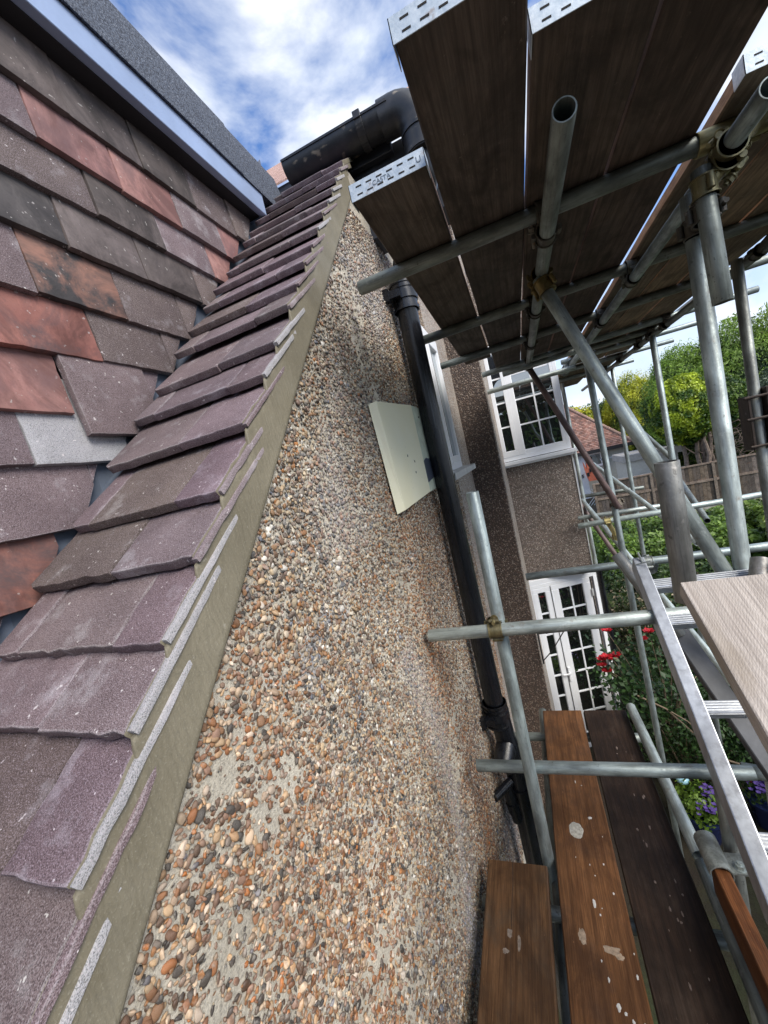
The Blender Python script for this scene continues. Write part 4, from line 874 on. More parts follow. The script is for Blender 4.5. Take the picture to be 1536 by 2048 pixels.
# local y must run down towards us, local x outwards: build the frame explicitly
dy = Vector((0, -math.cos(R(26.7)), -math.sin(R(26.7)))); dx = Vector((1, 0, 0)); dz = dx.cross(dy); 
po.matrix_world = Matrix(((dx.x, dy.x, dz.x, .262), (dx.y, dy.y, dz.y, .969), (dx.z, dy.z, dz.z, -.374), (0, 0, 0, 1)))
for v in po.data.vertices: v.co.z = -v.co.z - .0      # thickness goes below the lit face
po.data.flip_normals()
tag(po, 'pale grey sawn wooden plank leaning beside the ladder at the right edge', 'plank')

# ladder ---------------------------------------------------------------
ld = tag(empty('ladder', (.5, .35, -1.68)), 'aluminium ladder with ribbed flat rungs leaning up past the lower boards', 'ladder')
t0 = Vector((0, 1.585, -.512)); td = Vector((0, -.653, -.521)).normalized(); tn = Vector((0, td.z, -td.y)); tn = tn if tn.z > 0 else -tn
def lbox(x0, x1, s0, s1, n0, n1, name, mat, parent, bev=.003):
    mb = MB(); vs = [Vector((x, 0, 0))+t0+td*s+tn*q for q in (n0, n1) for (x, s) in ((x0, s0), (x1, s0), (x1, s1), (x0, s1))]
    mb.add(vs, [(0, 3, 2, 1), (4, 5, 6, 7), (0, 1, 5, 4), (1, 2, 6, 5), (2, 3, 7, 6), (3, 0, 4, 7)])
    return mb.obj(name, mat, parent, bevel=bev, seg=2)
lbox(.300, .336, -.01, 1.75, -.072, 0, 'stile', 'alu', ld); lbox(.80, .836, -.01, 1.75, -.072, 0, 'stile', 'alu', ld)
for s_ in (.088, .222, .487, .775, 1.06, 1.34):
    r0 = lbox(.336, .80, s_-.014, s_+.020, -.060, -.018, 'rung', 'alu', ld, .004)
    for k in range(6): lbox(.337, .799, s_+.0205, s_+.0222, -.058+k*.0066, -.0545+k*.0066, 'tread_rib', 'alu_rib', r0, 0)
    for k in range(4): lbox(.337, .799, s_-.010+k*.007, s_-.0065+k*.007, -.0175, -.0155, 'tread_rib', 'alu_rib', r0, 0)
mb = MB(); mb.cyl((.345, 1.55, -.51), (.30, 1.57, -.525), .0025, n=6); mb.cyl((.325, 1.575, -.52), (.318, 1.585, -.485), .0035, n=6); mb.obj('tie_wire', 'galv', ld)
lbox(.3355, .3375, .30, 1.2, -.03, -.025, 'stile_lip', 'alu_rib', ld, 0)
# toe board, its clip, dark beam
mb = MB(); mb.box((.326, .1, -1.705), (.368, 1.385, -1.502)); o = mb.obj('toe_board', 'brownwood', bevel=.003, color=(1.35, 1.0, .8)); tag(o, 'brown toe board standing on edge at the bottom right', 'board')
clip_ = MB(); n_ = 14; vs = []
for y in (1.345, 1.475):
    for rr in (.034, .030):
        for i in range(n_+1): a_ = R(-35)+R(215)*i/n_; vs.append((.345+rr*math.cos(a_), y, -1.518+rr*math.sin(a_)*1.0))
k = n_+1; fs = []
for i in range(n_): fs += [(i, i+1, 2*k+i+1, 2*k+i), (k+i+1, k+i, 3*k+i, 3*k+i+1), (i, k+i, k+i+1, i+1), (2*k+i, 2*k+i+1, 3*k+i+1, 3*k+i)]
clip_.add(vs, fs); clip_.box((.365, 1.35, -1.515), (.425, 1.42, -1.508)); o = clip_.obj('toe_board_clip', 'galv', smooth=True, color=(.9, .9, .88)); tag(o, 'curved galvanised clip holding the toe board to the dark upright', 'clip')
b2 = MB(); b2.cyl((.405, 1.37, -1.52), (.405, 1.37, -1.488), .007, n=10); b2.cyl((.405, 1.37, -1.507), (.405, 1.37, -1.494), .0135, n=6); b2.cyl((.405, 1.37, -1.509), (.405, 1.37, -1.506), .017, n=16); b2.obj('bolt', 'galv', o, smooth=True, color=LT)
A_, B_ = Vector((.415, 1.70, -.82)), Vector((.66, 1.18, -1.50)); dd = (B_-A_).normalized(); sx_ = Vector((.85, .30, -.1)); sx_ = (sx_-dd*sx_.dot(dd)).normalized(); nz = dd.cross(sx_)
mb = MB(); vs = [P+sx_*a_*.036+nz*q for P in (A_, B_) for (a_, q) in ((-1, -.012), (1, -.012), (1, .012), (-1, .012))]
mb.add(vs, [(0, 1, 2, 3), (7, 6, 5, 4), (0, 4, 5, 1), (1, 5, 6, 2), (2, 6, 7, 3), (3, 7, 4, 0)]); o = mb.obj('steel_beam', 'slab', bevel=.003); tag(o, 'dark grey flat beam sloping away behind the ladder rungs', 'beam')
# steel swivel end at the right edge
mb = MB(); mb.cyl((.60, 1.46, -.60), (.625, 1.50, -.53), .030, .024, n=16); mb.cyl((.63, 1.44, -.57), (.70, 1.44, -.55), .016, n=12)
for k in range(3): mb.cyl((.645+k*.012, 1.43, -.585), (.650+k*.012, 1.45, -.52), .018, .010, n=10)
o = mb.obj('swivel_coupler', 'galv', smooth=True, color=(.9, .8, .78)); tag(o, 'steel swivel coupler above the plank at the right picture edge', 'coupler')
# ================================================================== GARDEN
G = MB(); G.add([(-60, -60, -4), (90, -60, -4), (90, 140, -4), (-60, 140, -4)], [(0, 1, 2, 3)]); tag(G.obj('ground', 'ground'), kind='structure')
LW = MB(); LW.add([(1.2, 7.5, -3.99), (9, 7.5, -3.99), (9, 16.8, -3.99), (1.2, 16.8, -3.99)], [(0, 1, 2, 3)]); 
s = Mat('lawn'); v = s.vec((1, 1, 1)); n_ = s.noise(v, 3, 6, .6); f = s.noise(v, 40, 4); c = s.mix(s.ramp(n_, [(.3, 0), (.7, 1)]), (.07, .12, .025), (.16, .20, .05)); M['lawn'] = s.done(c, .95, 0, s.bump(f, .03, 1)); tag(LW.obj('lawn', 'lawn'), kind='structure')

def leaves(name, pts, nrm, size, cols, parent=None, aspect=.55, droop=0.0, fold=.25):
    """pts Nx3, one folded leaf (2 triangles pairs) per point"""
    n = len(pts); d = RNG.normal(0, 1, (n, 3)); d /= np.linalg.norm(d, axis=1)[:, None]
    nr = nrm + RNG.normal(0, .55, (n, 3)); nr /= np.linalg.norm(nr, axis=1)[:, None]
    d = d - nr*(d*nr).sum(1)[:, None]; d[:, 2] += droop; d /= np.linalg.norm(d, axis=1)[:, None]; sd = np.cross(nr, d)
    sz = (size*RNG.uniform(.6, 1.35, n))[:, None]
    v0 = pts-d*sz*.5; v2 = pts+d*sz*.5; v1 = pts+sd*sz*aspect*.5+nr*sz*fold*.3; v3 = pts-sd*sz*aspect*.5+nr*sz*fold*.3
    V = np.stack([v0, v1, v2, v3], 1).reshape(-1, 3); k = np.arange(n)*4
    F = np.concatenate([np.stack([k, k+1, k+2], 1), np.stack([k, k+2, k+3], 1)])
    me = bpy.data.meshes.new(name); me.vertices.add(len(V)); me.vertices.foreach_set('co', V.astype(np.float32).ravel())
    me.loops.add(F.size); me.loops.foreach_set('vertex_index', F.astype(np.int32).ravel()); me.polygons.add(len(F)); me.polygons.foreach_set('loop_start', (np.arange(len(F))*3).astype(np.int32)); me.update(calc_edges=True)
    at = me.attributes.new('tint', 'FLOAT_COLOR', 'POINT'); C4 = np.ones((len(V), 4), np.float32); C4[:, :3] = np.repeat(cols, 4, 0); at.data.foreach_set('color', C4.ravel())
    return link(name, me, 'leaf', parent)
def cols_of(n, lo, hi, f=None, var=.25):
    t = RNG.random(n) if f is None else np.clip(f+RNG.normal(0, .15, n), 0, 1)
    c = np.array(lo)[None]*(1-t[:, None])+np.array(hi)[None]*t[:, None]; return c*RNG.uniform(1-var, 1+var, (n, 1))
def shell(c, r, n, lump=.25, freq=2.2, thick=.25, seed=0, zmin=-9):
    u = RNG.normal(0, 1, (n, 3)); u /= np.linalg.norm(u, axis=1)[:, None]
    l = np.array([mnoise.noise(Vector((a*freq+seed, b*freq, c_*freq))) for a, b, c_ in u]); m2 = np.array([mnoise.noise(Vector((a*freq*3+seed, b*freq*3, c_*freq*3+7))) for a, b, c_ in u])
    rr = 1+lump*l+lump*.5*m2 - thick*RNG.random(n)**1.6
    p = u*rr[:, None]*np.array(r)[None]+np.array(c)[None]; k = p[:, 2] > zmin; return p[k], u[k]
def trunk_mesh(p0, p1, r0, r1, limbs=0, spread=.5):
    mb = MB(); p0, p1 = Vector(p0), Vector(p1); n = 6; pts = [p0.lerp(p1, i/n)+Vector((random.gauss(0, r0*.35), random.gauss(0, r0*.35), 0))*(0 < i < n) for i in range(n+1)]
    for i in range(n): mb.cyl(pts[i], pts[i+1], r0+(r1-r0)*i/n, r0+(r1-r0)*(i+1)/n, 9)
    for q in range(limbs):
        a = pts[2+q % 4]; b = a+Vector((random.uniform(-1, 1)*spread, random.uniform(-1, 1)*spread, random.uniform(.0, 1)*spread)); mb.cyl(a, b, r1*.6, r1*.2, 5)
    return mb
# conifer hedge behind the fence: overlapping feathery crowns --------------------
def conifer(name, c, r, n, size, lo, hi, label, cat='tree', trunk=True, feather=True, group=None, lump=.22):
    t = tag(empty(name, (c[0], c[1], -4)), label, cat, group)
    p, u = shell(c, r, n, lump, 2.4, .35, random.random()*20)
    nn = np.array([mnoise.noise(Vector((a*2.2, b*2.2, d*2.2))) for a, b, d in p/ max(r)*1.6]); f = np.clip(.45+nn*1.3+u[:, 2]*.25-.15*(u[:, 0] > .3), 0, 1)  # light put into the leaf colour: paler on top, darker on the +X side
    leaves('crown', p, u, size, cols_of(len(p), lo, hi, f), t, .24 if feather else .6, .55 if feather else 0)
    bm = bmesh.new(); bmesh.ops.create_icosphere(bm, subdivisions=3, radius=1)
    for v_ in bm.verts: v_.co = Vector([v_.co[q]*r[q]*(.80+.25*lump*mnoise.noise(v_.co*2.4)) for q in range(3)])+Vector(c)
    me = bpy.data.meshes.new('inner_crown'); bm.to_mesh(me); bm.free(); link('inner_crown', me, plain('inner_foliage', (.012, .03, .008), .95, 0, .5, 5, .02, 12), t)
    if feather:                                         # wispy leading shoots on the skyline
        k = int(n*.02); uu = RNG.normal(0, 1, (k, 3)); uu[:, 2] = np.abs(uu[:, 2])+.4; uu /= np.linalg.norm(uu, axis=1)[:, None]
        base = uu*np.array(r)*.98+np.array(c); P = []; 
        dirs = uu*.6+np.array([.35, -.1, .6])
        for s_ in range(6): P.append(base+dirs*(s_*.075)*RNG.uniform(.7, 1.3, (k, 1)))
        P = np.concatenate(P); leaves('shoots', P, np.tile(uu, (6, 1)), size*.62, cols_of(len(P), lo, hi, np.full(len(P), .75)), t, .3, .4)
    if trunk: trunk_mesh((c[0], c[1], -4), (c[0], c[1], c[2]+r[2]*.4), .16, .07, 5, r[0]*.7).obj('trunk', 'bark', t)
    return t
YEL = (.36, .42, .03); GR = (.05, .12, .02); DG = (.018, .045, .012); MG = (.10, .20, .03)
conifer('conifer', (6.75, 28.5, -.75), (1.75, 1.4, 2.9), 30000, .20, (.08, .15, .015), (.62, .62, .04), 'yellow tipped feathery conifer left of the clipped round one')
conifer('conifer', (7.15, 21.5, -.6), (1.65, 1.3, 2.75), 30000, .20, (.035, .085, .015), (.30, .46, .06), 'tall mid green feathery conifer behind the round clipped tree')
conifer('conifer', (9.0, 21.2, -.4), (2.0, 1.4, 2.9), 30000, .20, (.03, .07, .015), (.26, .40, .06), 'dark green feathery conifer at the right picture edge')
conifer('conifer', (11.0, 21.0, -.2), (1.9, 1.4, 3.1), 20000, .20, (.03, .08, .015), (.34, .46, .07), 'light tipped conifer beyond the right picture edge upright')
rc = conifer('clipped_conifer', (6.1, 18.6, -.30), (1.12, .9, 1.30), 28000, .10, (.04, .10, .012), (.48, .58, .04), 'round clipped yellow green conifer on bare brown trunks', feather=False, trunk=False, lump=.10)
conifer('clipped_conifer', (7.45, 18.8, -.35), (.75, .7, 1.0), 9000, .09, (.02, .06, .012), (.15, .24, .03), 'darker clipped conifer crown right of the round one', feather=False, trunk=False, lump=.16)
conifer('grey_shrub', (9.0, 18.6, -.35), (.85, .7, .75), 5000, .08, (.04, .07, .04), (.15, .20, .12), 'grey green bush behind the fence at the right edge', feather=False, trunk=False)
for k, (x, y) in enumerate(((6.35, 18.6), (6.6, 18.7), (6.1, 18.8), (6.85, 18.5), (6.45, 18.3))):
    trunk_mesh((x, y, -4), (x+random.uniform(-.2, .1), y, -.3), .10, .05, 4, .5).obj('trunk', 'bark', rc)
tw = MB()
for k in range(340):
    a = Vector((random.uniform(6.7, 9.4), random.uniform(18.2, 19.6), random.uniform(-2.6, -.9))); d = Vector((random.uniform(-.9, .3), random.uniform(-.4, .3), random.uniform(-.5, .45))); tw.cyl(a, a+d, random.uniform(.008, .02), .003, 4)
o = tw.obj('dead_twigs', 'bark'); tag(o, 'tangle of bare brown branches above the fence', 'branches', kind='stuff')
bk = MB(); 
conifer('yellow_shrub', (3.75, 29, .15), (1.3, 1, 1.1), 5000, .15, (.16, .22, .02), (.58, .54, .02), 'bright yellow shrub behind the bungalow roof', feather=False)
conifer('green_tree', (2.9, 30, .45), (1.4, 1, 1.1), 4500, .15, (.03, .08, .02), (.10, .19, .05), 'small dark green tree behind the bungalow roof peak', feather=False)
conifer('green_tree', (5.6, 30, .0), (1.7, 1, 1.4), 5000, .15, (.04, .09, .03), (.14, .22, .06), 'green tree behind the brace right of the yellow shrub', feather=False)

# fence ----------------------------------------------------------------
def fence(x0, x1, y, zb, zt, label, n):
    t = tag(empty('wooden_fence', ((x0+x1)/2, y, zb)), label, 'fence')
    w_ = (x1-x0)/n
    for k in range(n):
        mb = MB(); a = x0+k*w_; w2 = w_*.90; mb.add([(a, y, zb), (a+w2, y-.022, zb), (a+w2, y+.0, zb), (a, y+.02, zb), (a, y, zt), (a+w2, y-.022, zt), (a+w2, y, zt), (a, y+.02, zt)], [(0, 1, 5, 4), (1, 2, 6, 5), (2, 3, 7, 6), (3, 0, 4, 7), (4, 5, 6, 7)])
        g = random.uniform(.35, 1.25); q_ = random.random(); mb.obj('fence_board', 'fencewood', t, color=(g, g*(.93+.1*q_), g*(.82+.32*q_)))
    for (a, b, dy) in ((zt, zt+.05, .05), (zb+.75, zb+.83, .045)):
        mb = MB(); mb.box((x0, y-dy, a), (x1, y+.03, b)); mb.obj('rail', 'fencewood', t, color=(1.15, 1.1, 1.1))
    mb = MB(); mb.box((x0, y-.03, -4), (x1, y+.02, zb-.002)); mb.obj('gravel_board', 'concrete', t)
    mb = MB(); mb.box((x0, y+.025, zb), (x1, y+.05, zt-.01)); mb.obj('gap_shade', 'darkeave', t)  # dark sheet added behind the boards so their gaps read as shaded
    for k in range(int((x1-x0)/1.9)+1):
        mb = MB(); mb.box((x0+k*1.9, y-.06, -4), (x0+k*1.9+.09, y+.02, zt+.04)); mb.obj('post', 'fencewood', t)
    return t
fence(2.3, 10.6, 17.0, -3.70, -2.33, 'weathered vertical board fence below the conifers', 72)

# bungalow -------------------------------------------------------------
bg_ = tag(empty('bungalow', (2, 26, -4)), 'low white bungalow with red brown tiled hipped roof and lichen on the ridge', 'bungalow')
ex, ey, ez = 5.5, 24.0, -1.42; rx, ry, rz = 2.75, 27.2, 1.55
mb = MB(); mb.box((-3, ey+.35, -4), (ex-.4, 32, ez)); mb.obj('wall', 'creamwall', bg_)
mb = MB(); mb.box((-3, ey+.28, -4), (3.15, ey+.345, ez)); mb.obj('white_wall', 'whitewall', bg_)
mb = MB(); mb.box((-3, ey-.02, ez-.16), (ex+.02, ey+.06, ez+.02)); mb.box((ex-.05, ey, ez-.16), (ex+.02, 31, ez+.02)); mb.obj('gutter_and_fascia', 'darkeave', bg_)
s = Mat('bungalow_roof_tiles'); a = s.n('ShaderNodeAttribute'); a.attribute_name = 'tint'; M['roofmass'] = s.done(a.outputs['Color'], .9, 0)
V = []; F = []; C = []
rows = 34
for face in (0, 1):
    for i in range(rows):
        t0_, t1_ = i/rows, (i+1.35)/rows
        if face == 0: P = lambda s_, t: (s_, ey+(ry-ey)*t, ez+(rz-ez)*t); xs0, xs1 = -3, ex+(rx-ex)*t0_
        else: P = lambda s_, t: (ex+(rx-ex)*t, s_, ez+(rz-ez)*t); xs0, xs1 = ey+(ry-ey)*t0_, 31
        w_ = .17; k = int((xs1-xs0)/w_); off = (i % 2)*.5*w_
        for j in range(k+1):
            a = xs0+j*w_+off*(0 if face else 1) if j else xs0; b = min(xs0+(j+1)*w_+off, xs1)
            if b-a < .02: continue
            q = len(V); h_ = .03
            for (s_, t, d) in ((a+.004, t0_, h_), (b-.004, t0_, h_), (b-.004, min(t1_, 1), .004), (a+.004, min(t1_, 1), .004), (a+.004, t0_, -.005), (b-.004, t0_, -.005)):
                x, y, z = P(s_, t); V.append((x+(d*.6 if face else 0), y-(0 if face else d*.6), z+d))
            F += [(q, q+1, q+2, q+3), (q+4, q+5, q+1, q)]
            lich = max(0, min(1, (t0_-.80)*7))*random.random()
            g = random.uniform(.65, 1.25); base = np.array(random.choice([(.24, .12, .09), (.28, .15, .115), (.20, .115, .095), (.33, .20, .16)]))*g
            col_ = base*(1-lich)+np.array((.62, .22, .03))*lich; C += [col_]*6
me = mesh(V, F, 'roof_tiles'); at = me.attributes.new('tint', 'FLOAT_COLOR', 'POINT'); C4 = np.ones((len(V), 4), np.float32); C4[:, :3] = np.array(C); at.data.foreach_set('color', C4.ravel())
o = link('roof_tiles', me, 'roofmass', bg_); tag(o, kind='stuff')
mb = MB(); n_ = 16
A_, B_ = Vector((ex, ey, ez+.06)), Vector((rx, ry, rz+.06))
for i in range(n_): a = A_.lerp(B_, i/n_); b = A_.lerp(B_, (i+1.1)/n_); mb.cyl(a, b, .07, .085, 7)
for i in range(14): mb.cyl((rx-i*.4, ry, rz+.05), (rx-(i+1.05)*.4, ry, rz+.05), .08, .09, 7)
mb.obj('ridge_tiles', 't_brown', bg_, color=(2.2, 1.8, 1.4))
wfb, _b = window('window', (3.30, ey+.34, -2.35), (1, 0, 0), .75, .80, 1, bg_, 1, sashes=((.05, .70, 1, 1, .04, .06, .06, .06),))
mb = MB(); mb.box((3.9, ey+.3, -2.05), (ex-.4, ey+.352, -1.98)); mb.obj('render_band', 'whitewall', bg_)
mb = MB(); mb.cyl((4.28, ey+.28, -4), (4.28, ey+.28, ez-.1), .035, n=8); mb.obj('downpipe', 'whitewall', bg_)
cu = bpy.data.curves.new('t', 'FONT'); cu.body = '45'; cu.size = .26; cu.extrude = .01; cu.offset = .008
to = bpy.data.objects.new('t', cu); me2 = bpy.data.meshes.new_from_object(to); bpy.data.objects.remove(to); me2.materials.clear()
t = link('house_number', me2, 'iron', bg_); t.location = (2.72, ey+.27, -2.82); t.rotation_euler = (R(90), 0, 0)
mb = MB(); vs = [(3.12, -3.0), (3.62, -3.0), (3.42, -2.25), (3.30, -2.42), (3.16, -1.95), (3.10, -2.35), (2.98, -1.92), (3.03, -2.55)]
k = len(vs); mb.add([(x, 23.7, z) for x, z in vs]+[(x, 24.0, z) for x, z in vs], [tuple(range(k)), tuple(range(2*k-1, k-1, -1))]+[(i, k+i, k+(i+1) % k, (i+1) % k) for i in range(k)])
o = mb.obj('garden_ornament', 'orangething'); tag(o, 'orange red shape with upright points against the white bungalow wall', 'ornament')
mb = MB(); mb.box((3.2, 23.65, -2.5), (3.3, 23.69, -2.3)); mb.box((3.05, 23.65, -2.72), (3.17, 23.69, -2.52)); mb.obj('dark_spot', 'iron', o)
# white diamond trellis
mb = MB()
for k in range(9):
    a = 2.55+k*.14; mb.cyl((a, 21.4, -3.9), (a+.7, 21.4, -3.1), .014, n=4); mb.cyl((a+.7, 21.42, -3.9), (a, 21.42, -3.1), .014, n=4)
o = mb.obj('trellis', 'whitewall'); tag(o, 'white diamond trellis below the house number', 'trellis')
# flat roofed garage
ga = tag(empty('garage', (5.6, 20.5, -4)), 'low flat roofed garage with pale fascia behind the fence', 'garage')
mb = MB(); mb.box((4.05, 19.9, -2.02), (6.35, 22, -1.72)); mb.obj('fascia', 'concrete', ga, bevel=.01, color=(1, 1, 1))
mb = MB(); mb.box((4.15, 20.0, -4), (6.1, 22, -2.03)); mb.obj('wall', 'creamwall', ga)
mb = MB(); mb.box((3.4, 19.4, -4), (6.2, 19.7, -2.62)); mb.obj('side_wall', 'creamwall', ga)

# hedges and shrubs ----------------------------------------------------
def boxhedge(name, x0, x1, y0, y1, z0, z1, n, size, lo, hi, label, cat='hedge', lump=.22):
    t = tag(empty(name, ((x0+x1)/2, (y0+y1)/2, z0)), label, cat); dy_ = 1 if y1 > y0 else -1
    m_ = n; f = RNG.random(m_); P = np.zeros((m_, 3)); U = np.zeros((m_, 3))
    a = f < .55; b = ~a
    P[a] = np.stack([RNG.uniform(x0, x1, a.sum()), RNG.uniform(min(y0, y1), max(y0, y1), a.sum()), np.full(a.sum(), z1)], 1); U[a] = (0, -.1, 1)
    P[b] = np.stack([RNG.uniform(x0, x1, b.sum()), np.full(b.sum(), y0), RNG.uniform(z0, z1, b.sum())], 1); U[b] = (-.1, -dy_, .35)
    s_ = f > .87; P[s_] = np.stack([np.full(s_.sum(), x0), RNG.uniform(min(y0, y1), max(y0, y1), s_.sum()), RNG.uniform(z0, z1, s_.sum())], 1); U[s_] = (-1, -.2, .3)
    nn = np.array([mnoise.noise(Vector((p[0]*1.3, p[1]*1.3, p[2]*1.3))) for p in P]); n2_ = np.array([mnoise.noise(Vector((p[0]*4, p[1]*4, p[2]*4+5))) for p in P])
    P += U*(nn*lump*1.6+n2_*lump*.7)[:, None]-U*(RNG.random(m_)**1.5*.3)[:, None]
    ff = np.clip(.42+n2_*.9+nn*.5, 0, 1)
    leaves('foliage', P, U, size, cols_of(m_, lo, hi, ff), t, .5)
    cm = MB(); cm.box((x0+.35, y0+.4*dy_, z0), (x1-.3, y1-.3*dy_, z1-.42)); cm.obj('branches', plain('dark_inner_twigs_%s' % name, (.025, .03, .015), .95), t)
    return t
boxhedge('laurel_hedge', 1.35, 6.2, 9.4, 12.5, -4, -2.85, 26000, .11, (.03, .065, .015), (.17, .28, .04), 'wide glossy green hedge in the middle of the garden')
boxhedge('box_hedge', 1.1, 3.1, 7.0, 9.0, -4, -3.0, 15000, .085, (.018, .04, .01), (.06, .11, .02), 'dark low hedge beyond the ladder top')
boxhedge('laurel_hedge', 4.2, 7.8, 8.0, 10.6, -4, -2.55, 26000, .15, (.05, .10, .02), (.24, .34, .05), 'lighter green bushy hedge at the right edge below the fence')
boxhedge('grass_edge', 2.2, 8, 12.8, 16.6, -4, -3.72, 14000, .10, (.10, .15, .03), (.26, .30, .07), 'rough yellowish grass and weeds in front of the fence', 'grass')
# dry speckled shrub above the waist high tube
sh = tag(empty('dry_shrub', (1.25, 6.0, -4)), 'dark loose shrub with pale dry leaves beyond the cross tube', 'shrub')
p, u = shell((1.35, 6.3, -3.15), (.85, .7, .75), 6500, .3, 2.5, .7); cl_ = np.where((RNG.random(len(p)) < .22)[:, None], cols_of(len(p), (.24, .18, .11), (.45, .38, .26)), cols_of(len(p), (.018, .028, .010), (.05, .075, .02))); leaves('foliage', p, u, .055, cl_, sh, .45)
# near shrubs under the ladder
def shrub(name, c, r, n, size, lo, hi, label, asp=.5, thick=.7, stems=14):
    t = tag(empty(name, (c[0], c[1], -4)), label, 'shrub')
    p, u = shell(c, r, n, .3, 2.6, thick, random.random()*9, -4.0); nn = np.array([mnoise.noise(Vector((a*3.5, b*3.5, d*3.5))) for a, b, d in p])
    leaves('foliage', p, u, size, cols_of(len(p), lo, hi, np.clip(.4+nn*1.2, 0, 1)), t, asp)
    mb = MB()
    for k in range(stems): a = Vector((c[0]+random.uniform(-.15, .15), c[1]+random.uniform(-.15, .15), -4)); b = Vector((c[0]+random.uniform(-1, 1)*r[0]*.8, c[1]+random.uniform(-1, 1)*r[1]*.8, c[2]+random.uniform(-.2, .9)*r[2])); mb.cyl(a, b, .012, .004, 5)
    mb.obj('stems', 'twig', t); return t
shrub('leafy_shrub', (1.1, 4.6, -3.35), (.62, .55, .62), 7500, .040, (.015, .04, .012), (.06, .13, .03), 'fine leaved green shrub beneath the rose')
shrub('leafy_shrub', (1.85, 4.9, -3.5), (.75, .6, .55), 6500, .05, (.018, .045, .012), (.05, .11, .03), 'dark shrub between the ladder rungs')
shrub('leafy_shrub', (2.35, 6.3, -3.1), (.9, .7, .8), 6500, .07, (.03, .07, .015), (.14, .24, .04), 'shrub with bright young leaves right of the ladder top')
shrub('leafy_shrub', (.85, 5.75, -3.55), (.45, .4, .5), 3000, .045, (.012, .03, .012), (.05, .10, .03), 'low shrub beside the french doors')
shrub('leafy_shrub', (1.45, 5.3, -3.0), (.55, .5, .55), 5000, .05, (.015, .04, .012), (.07, .14, .035), 'green shrub behind the ladder stile')
# climbing rose --------------------------------------------------------
ro = tag(empty('rose_bush', (.85, 4.45, -4)), 'climbing rose with clusters of red flowers in front of the french doors', 'rose bush')
RC = [(.459, 4.2, -2.052), (.818, 4.2, -2.093), (.753, 4.2, -2.166), (.37, 4.2, -2.353), (.462, 4.18, -2.340), (.41, 4.2, -2.33), (.389, 4.17, -2.463), (.355, 4.19, -2.41), (.50, 4.22, -2.33), (1.30, 4.6, -2.75)]
st = MB()
for c in RC:
    a = Vector((.85+random.uniform(-.1, .1), 4.45, -3.3)); m_ = Vector(((a.x+c[0])/2+random.uniform(-.05, .05), 4.3, -2.75)); e = Vector(c); st.cyl(a, m_, .007, .005, 6); st.cyl(m_, e, .005, .003, 6)
for k in range(9): a = Vector((.9, 4.45, -3.4)); e = Vector((random.uniform(.5, 1.2), 4.3, random.uniform(-2.7, -2.1))); st.cyl(a, e, .007, .003, 6)
st.path([(.62, 4.2, -2.75), (.85, 4.2, -2.9), (1.05, 4.15, -3.15), (1.22, 4.1, -3.35), (1.4, 4.1, -3.42)], .009, 6); st.path([(.85, 4.2, -2.90), (1.0, 4.15, -3.0), (1.22, 4.1, -3.33)], .006, 6)
st.obj('stems', 'twig', ro)
for c in RC:
    P = []; Fp = []; mb = MB()
    for ring, (k, rr, op) in enumerate(((7, .046, .75), (6, .036, .45), (5, .024, .2))):
        for i in range(k):
            a = 2*math.pi*(i+ring*.5)/k; d = Vector((math.cos(a), math.sin(a)*.9-.2, .25)).normalized(); sd_ = Vector((-math.sin(a), math.cos(a), 0)); b0 = Vector(c)
            tip = b0+d*rr*(.5+op)+Vector((0, 0, rr*(1-op))); l = b0+d*rr*.6+sd_*rr*.6+Vector((0, 0, rr*.3)); r_ = b0+d*rr*.6-sd_*rr*.6+Vector((0, 0, rr*.3)); mb.add([b0, l, tip, r_], [(0, 1, 2), (0, 2, 3)])
    mb.obj('flower', 'redpetal', ro)
lp = []
for k in range(1500):
    t_ = random.random(); c = random.choice(RC); e = Vector(c)*(1-t_)+Vector((.85, 4.45, -3.1))*t_; e += Vector((random.gauss(0, .10), random.gauss(0, .07), random.gauss(-.06, .09))); lp.append(e[:])
lp = np.array(lp); leaves('foliage', lp, np.tile(np.array([[0, -.4, .8]]), (len(lp), 1)), .058, cols_of(len(lp), (.012, .035, .012), (.055, .12, .03)), ro, .62)
# flower pots ----------------------------------------------------------
def pot(c, r, h, label, leafn, leaf, flowers, lo, hi, potmat='bluepot'):
    x, y, z = c; t = tag(empty('flower_pot', (x, y, z)), label, 'flower pot')
    mb = MB(); prof = [(r*.7, 0), (r*.95, h*.9), (r*1.05, h*.9), (r*1.05, h), (r*.9, h), (r*.85, h*.85), (0, h*.85)]; n = 20; vs = [(x+a*math.cos(2*math.pi*i/n), y+a*math.sin(2*math.pi*i/n), z+b) for a, b in prof for i in range(n)]
    mb.add(vs, [(k*n+i, k*n+(i+1) % n, (k+1)*n+(i+1) % n, (k+1)*n+i) for k in range(len(prof)-1) for i in range(n)]); mb.obj('pot', potmat, t, smooth=True)
    p, u = shell((x, y, z+h+r*.4), (r*1.25, r*1.25, r*.9), leafn, .3, 2.5, .5, random.random()*9, z+h*.7); leaves('foliage', p, u, leaf, cols_of(len(p), lo, hi), t, .6)
    for k, (m_, cnt, off) in enumerate(flowers):
        mb = MB()
        for q in range(cnt):
            cx_, cy_, cz_ = x+off[0]+random.gauss(0, r*.28), y+off[1]+random.gauss(0, r*.25), z+h+r*1.15+off[2]+random.gauss(0, r*.12)
            for i in range(5):
                a = 2*math.pi*i/5; d = Vector((math.cos(a), math.sin(a), .2)); sd_ = Vector((-math.sin(a), math.cos(a), 0)); b0 = Vector((cx_, cy_, cz_)); mb.add([b0, b0+d*.012+sd_*.009, b0+d*.022, b0+d*.012-sd_*.009], [(0, 1, 2, 3)])
        mb.obj('flower', m_, t)
    return t
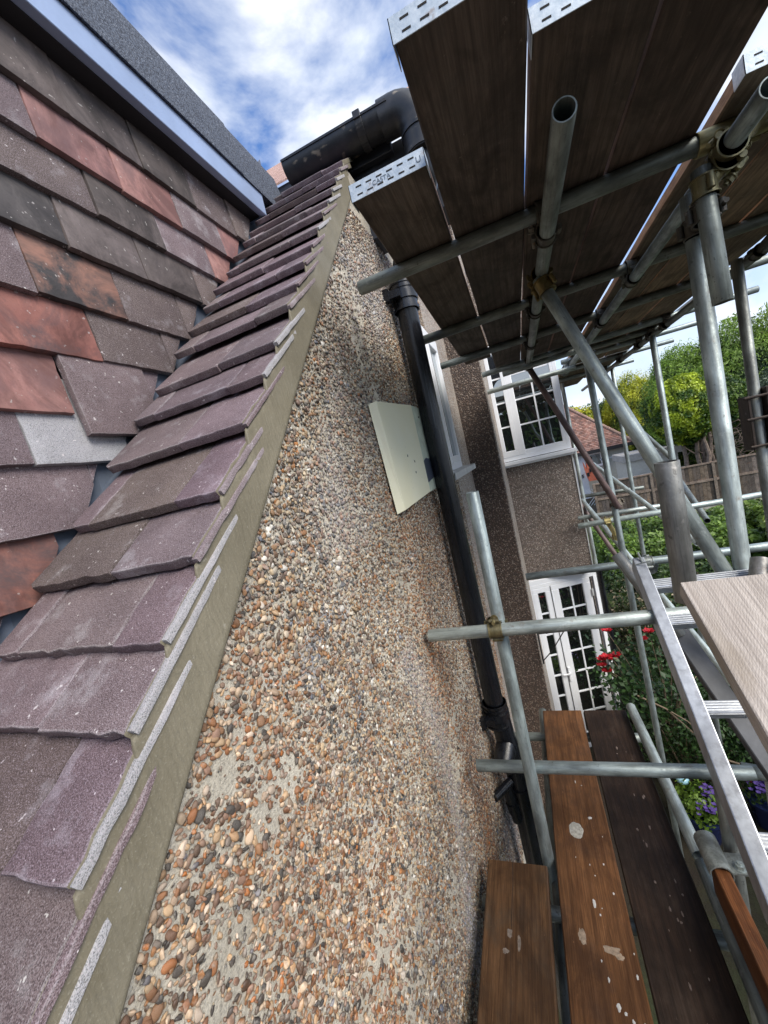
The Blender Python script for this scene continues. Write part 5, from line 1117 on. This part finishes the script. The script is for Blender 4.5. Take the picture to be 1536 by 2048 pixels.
pot((.93, 3.92, -4), .17, .26, 'blue pot of bright leafy plant with violet flowers below the ladder stile', 900, .05, [('violet', 45, (.12, .02, .0)), ('violet', 25, (.04, -.10, -.05))], (.08, .17, .02), (.22, .34, .05))
pot((1.50, 4.10, -4), .15, .26, 'blue pot of deep purple petunias at the right edge', 350, .04, [('violet', 90, (0, -.03, 0)), ('magenta', 30, (.06, .02, .04))], (.03, .07, .02), (.08, .15, .03))
mb = MB(); bm = bmesh.new(); bmesh.ops.create_icosphere(bm, subdivisions=3, radius=.055)
for v_ in bm.verts: v_.co.z *= .7
me = bpy.data.meshes.new('ball'); bm.to_mesh(me); bm.free(); o = link('glazed_ball', me, 'lightblue', smooth=True); o.location = (.86, 4.10, -3.58); tag(o, 'pale blue glazed ball behind the leafy flower pot', 'ornament')
mb = MB(); mb.cyl((.86, 4.10, -4), (.86, 4.10, -3.62), .02, n=8); mb.obj('stand', 'bluepot', o, loc=(-.86, -4.10, 3.58))
ge = tag(empty('geranium', (1.43, 4.25, -4)), 'pink geranium on thin stems behind the purple petunias', 'flower')
for (x, y, z) in ((1.42, 4.22, -3.66), (1.27, 4.6, -3.30), (1.46, 4.25, -3.62)):
    mb = MB()
    for q in range(16):
        b0 = Vector((x+random.gauss(0, .014), y+random.gauss(0, .012), z+random.gauss(0, .010)))
        for i in range(4): a = math.pi*i/2; d = Vector((math.cos(a), math.sin(a), .2)); sd_ = Vector((-math.sin(a), math.cos(a), 0)); mb.add([b0, b0+d*.010+sd_*.009, b0+d*.018, b0+d*.010-sd_*.009], [(0, 1, 2, 3)])
    mb.obj('flower', 'pinkpetal', ge); mb = MB(); mb.cyl((1.43, 4.25, -4), (x, y, z), .004, n=5); mb.obj('stem', 'twig', ge)
# garden behind us, mirrored in the window panes
boxhedge('tall_hedge', -6, 9, -8, -9.5, -4, 1.7, 14000, .22, (.03, .07, .015), (.16, .24, .04), 'tall hedge at the far side of the garden seen mirrored in the window')
sf = fence(0, 5.2, 0, -3.75, -2.15, 'board fence on our side of the garden seen mirrored in the french doors', 38)
sf.location = (2.6, -1.2, 0); sf.rotation_euler = (0, 0, R(90))
for ch in sf.children: ch.matrix_parent_inverse = Matrix.Identity(4)
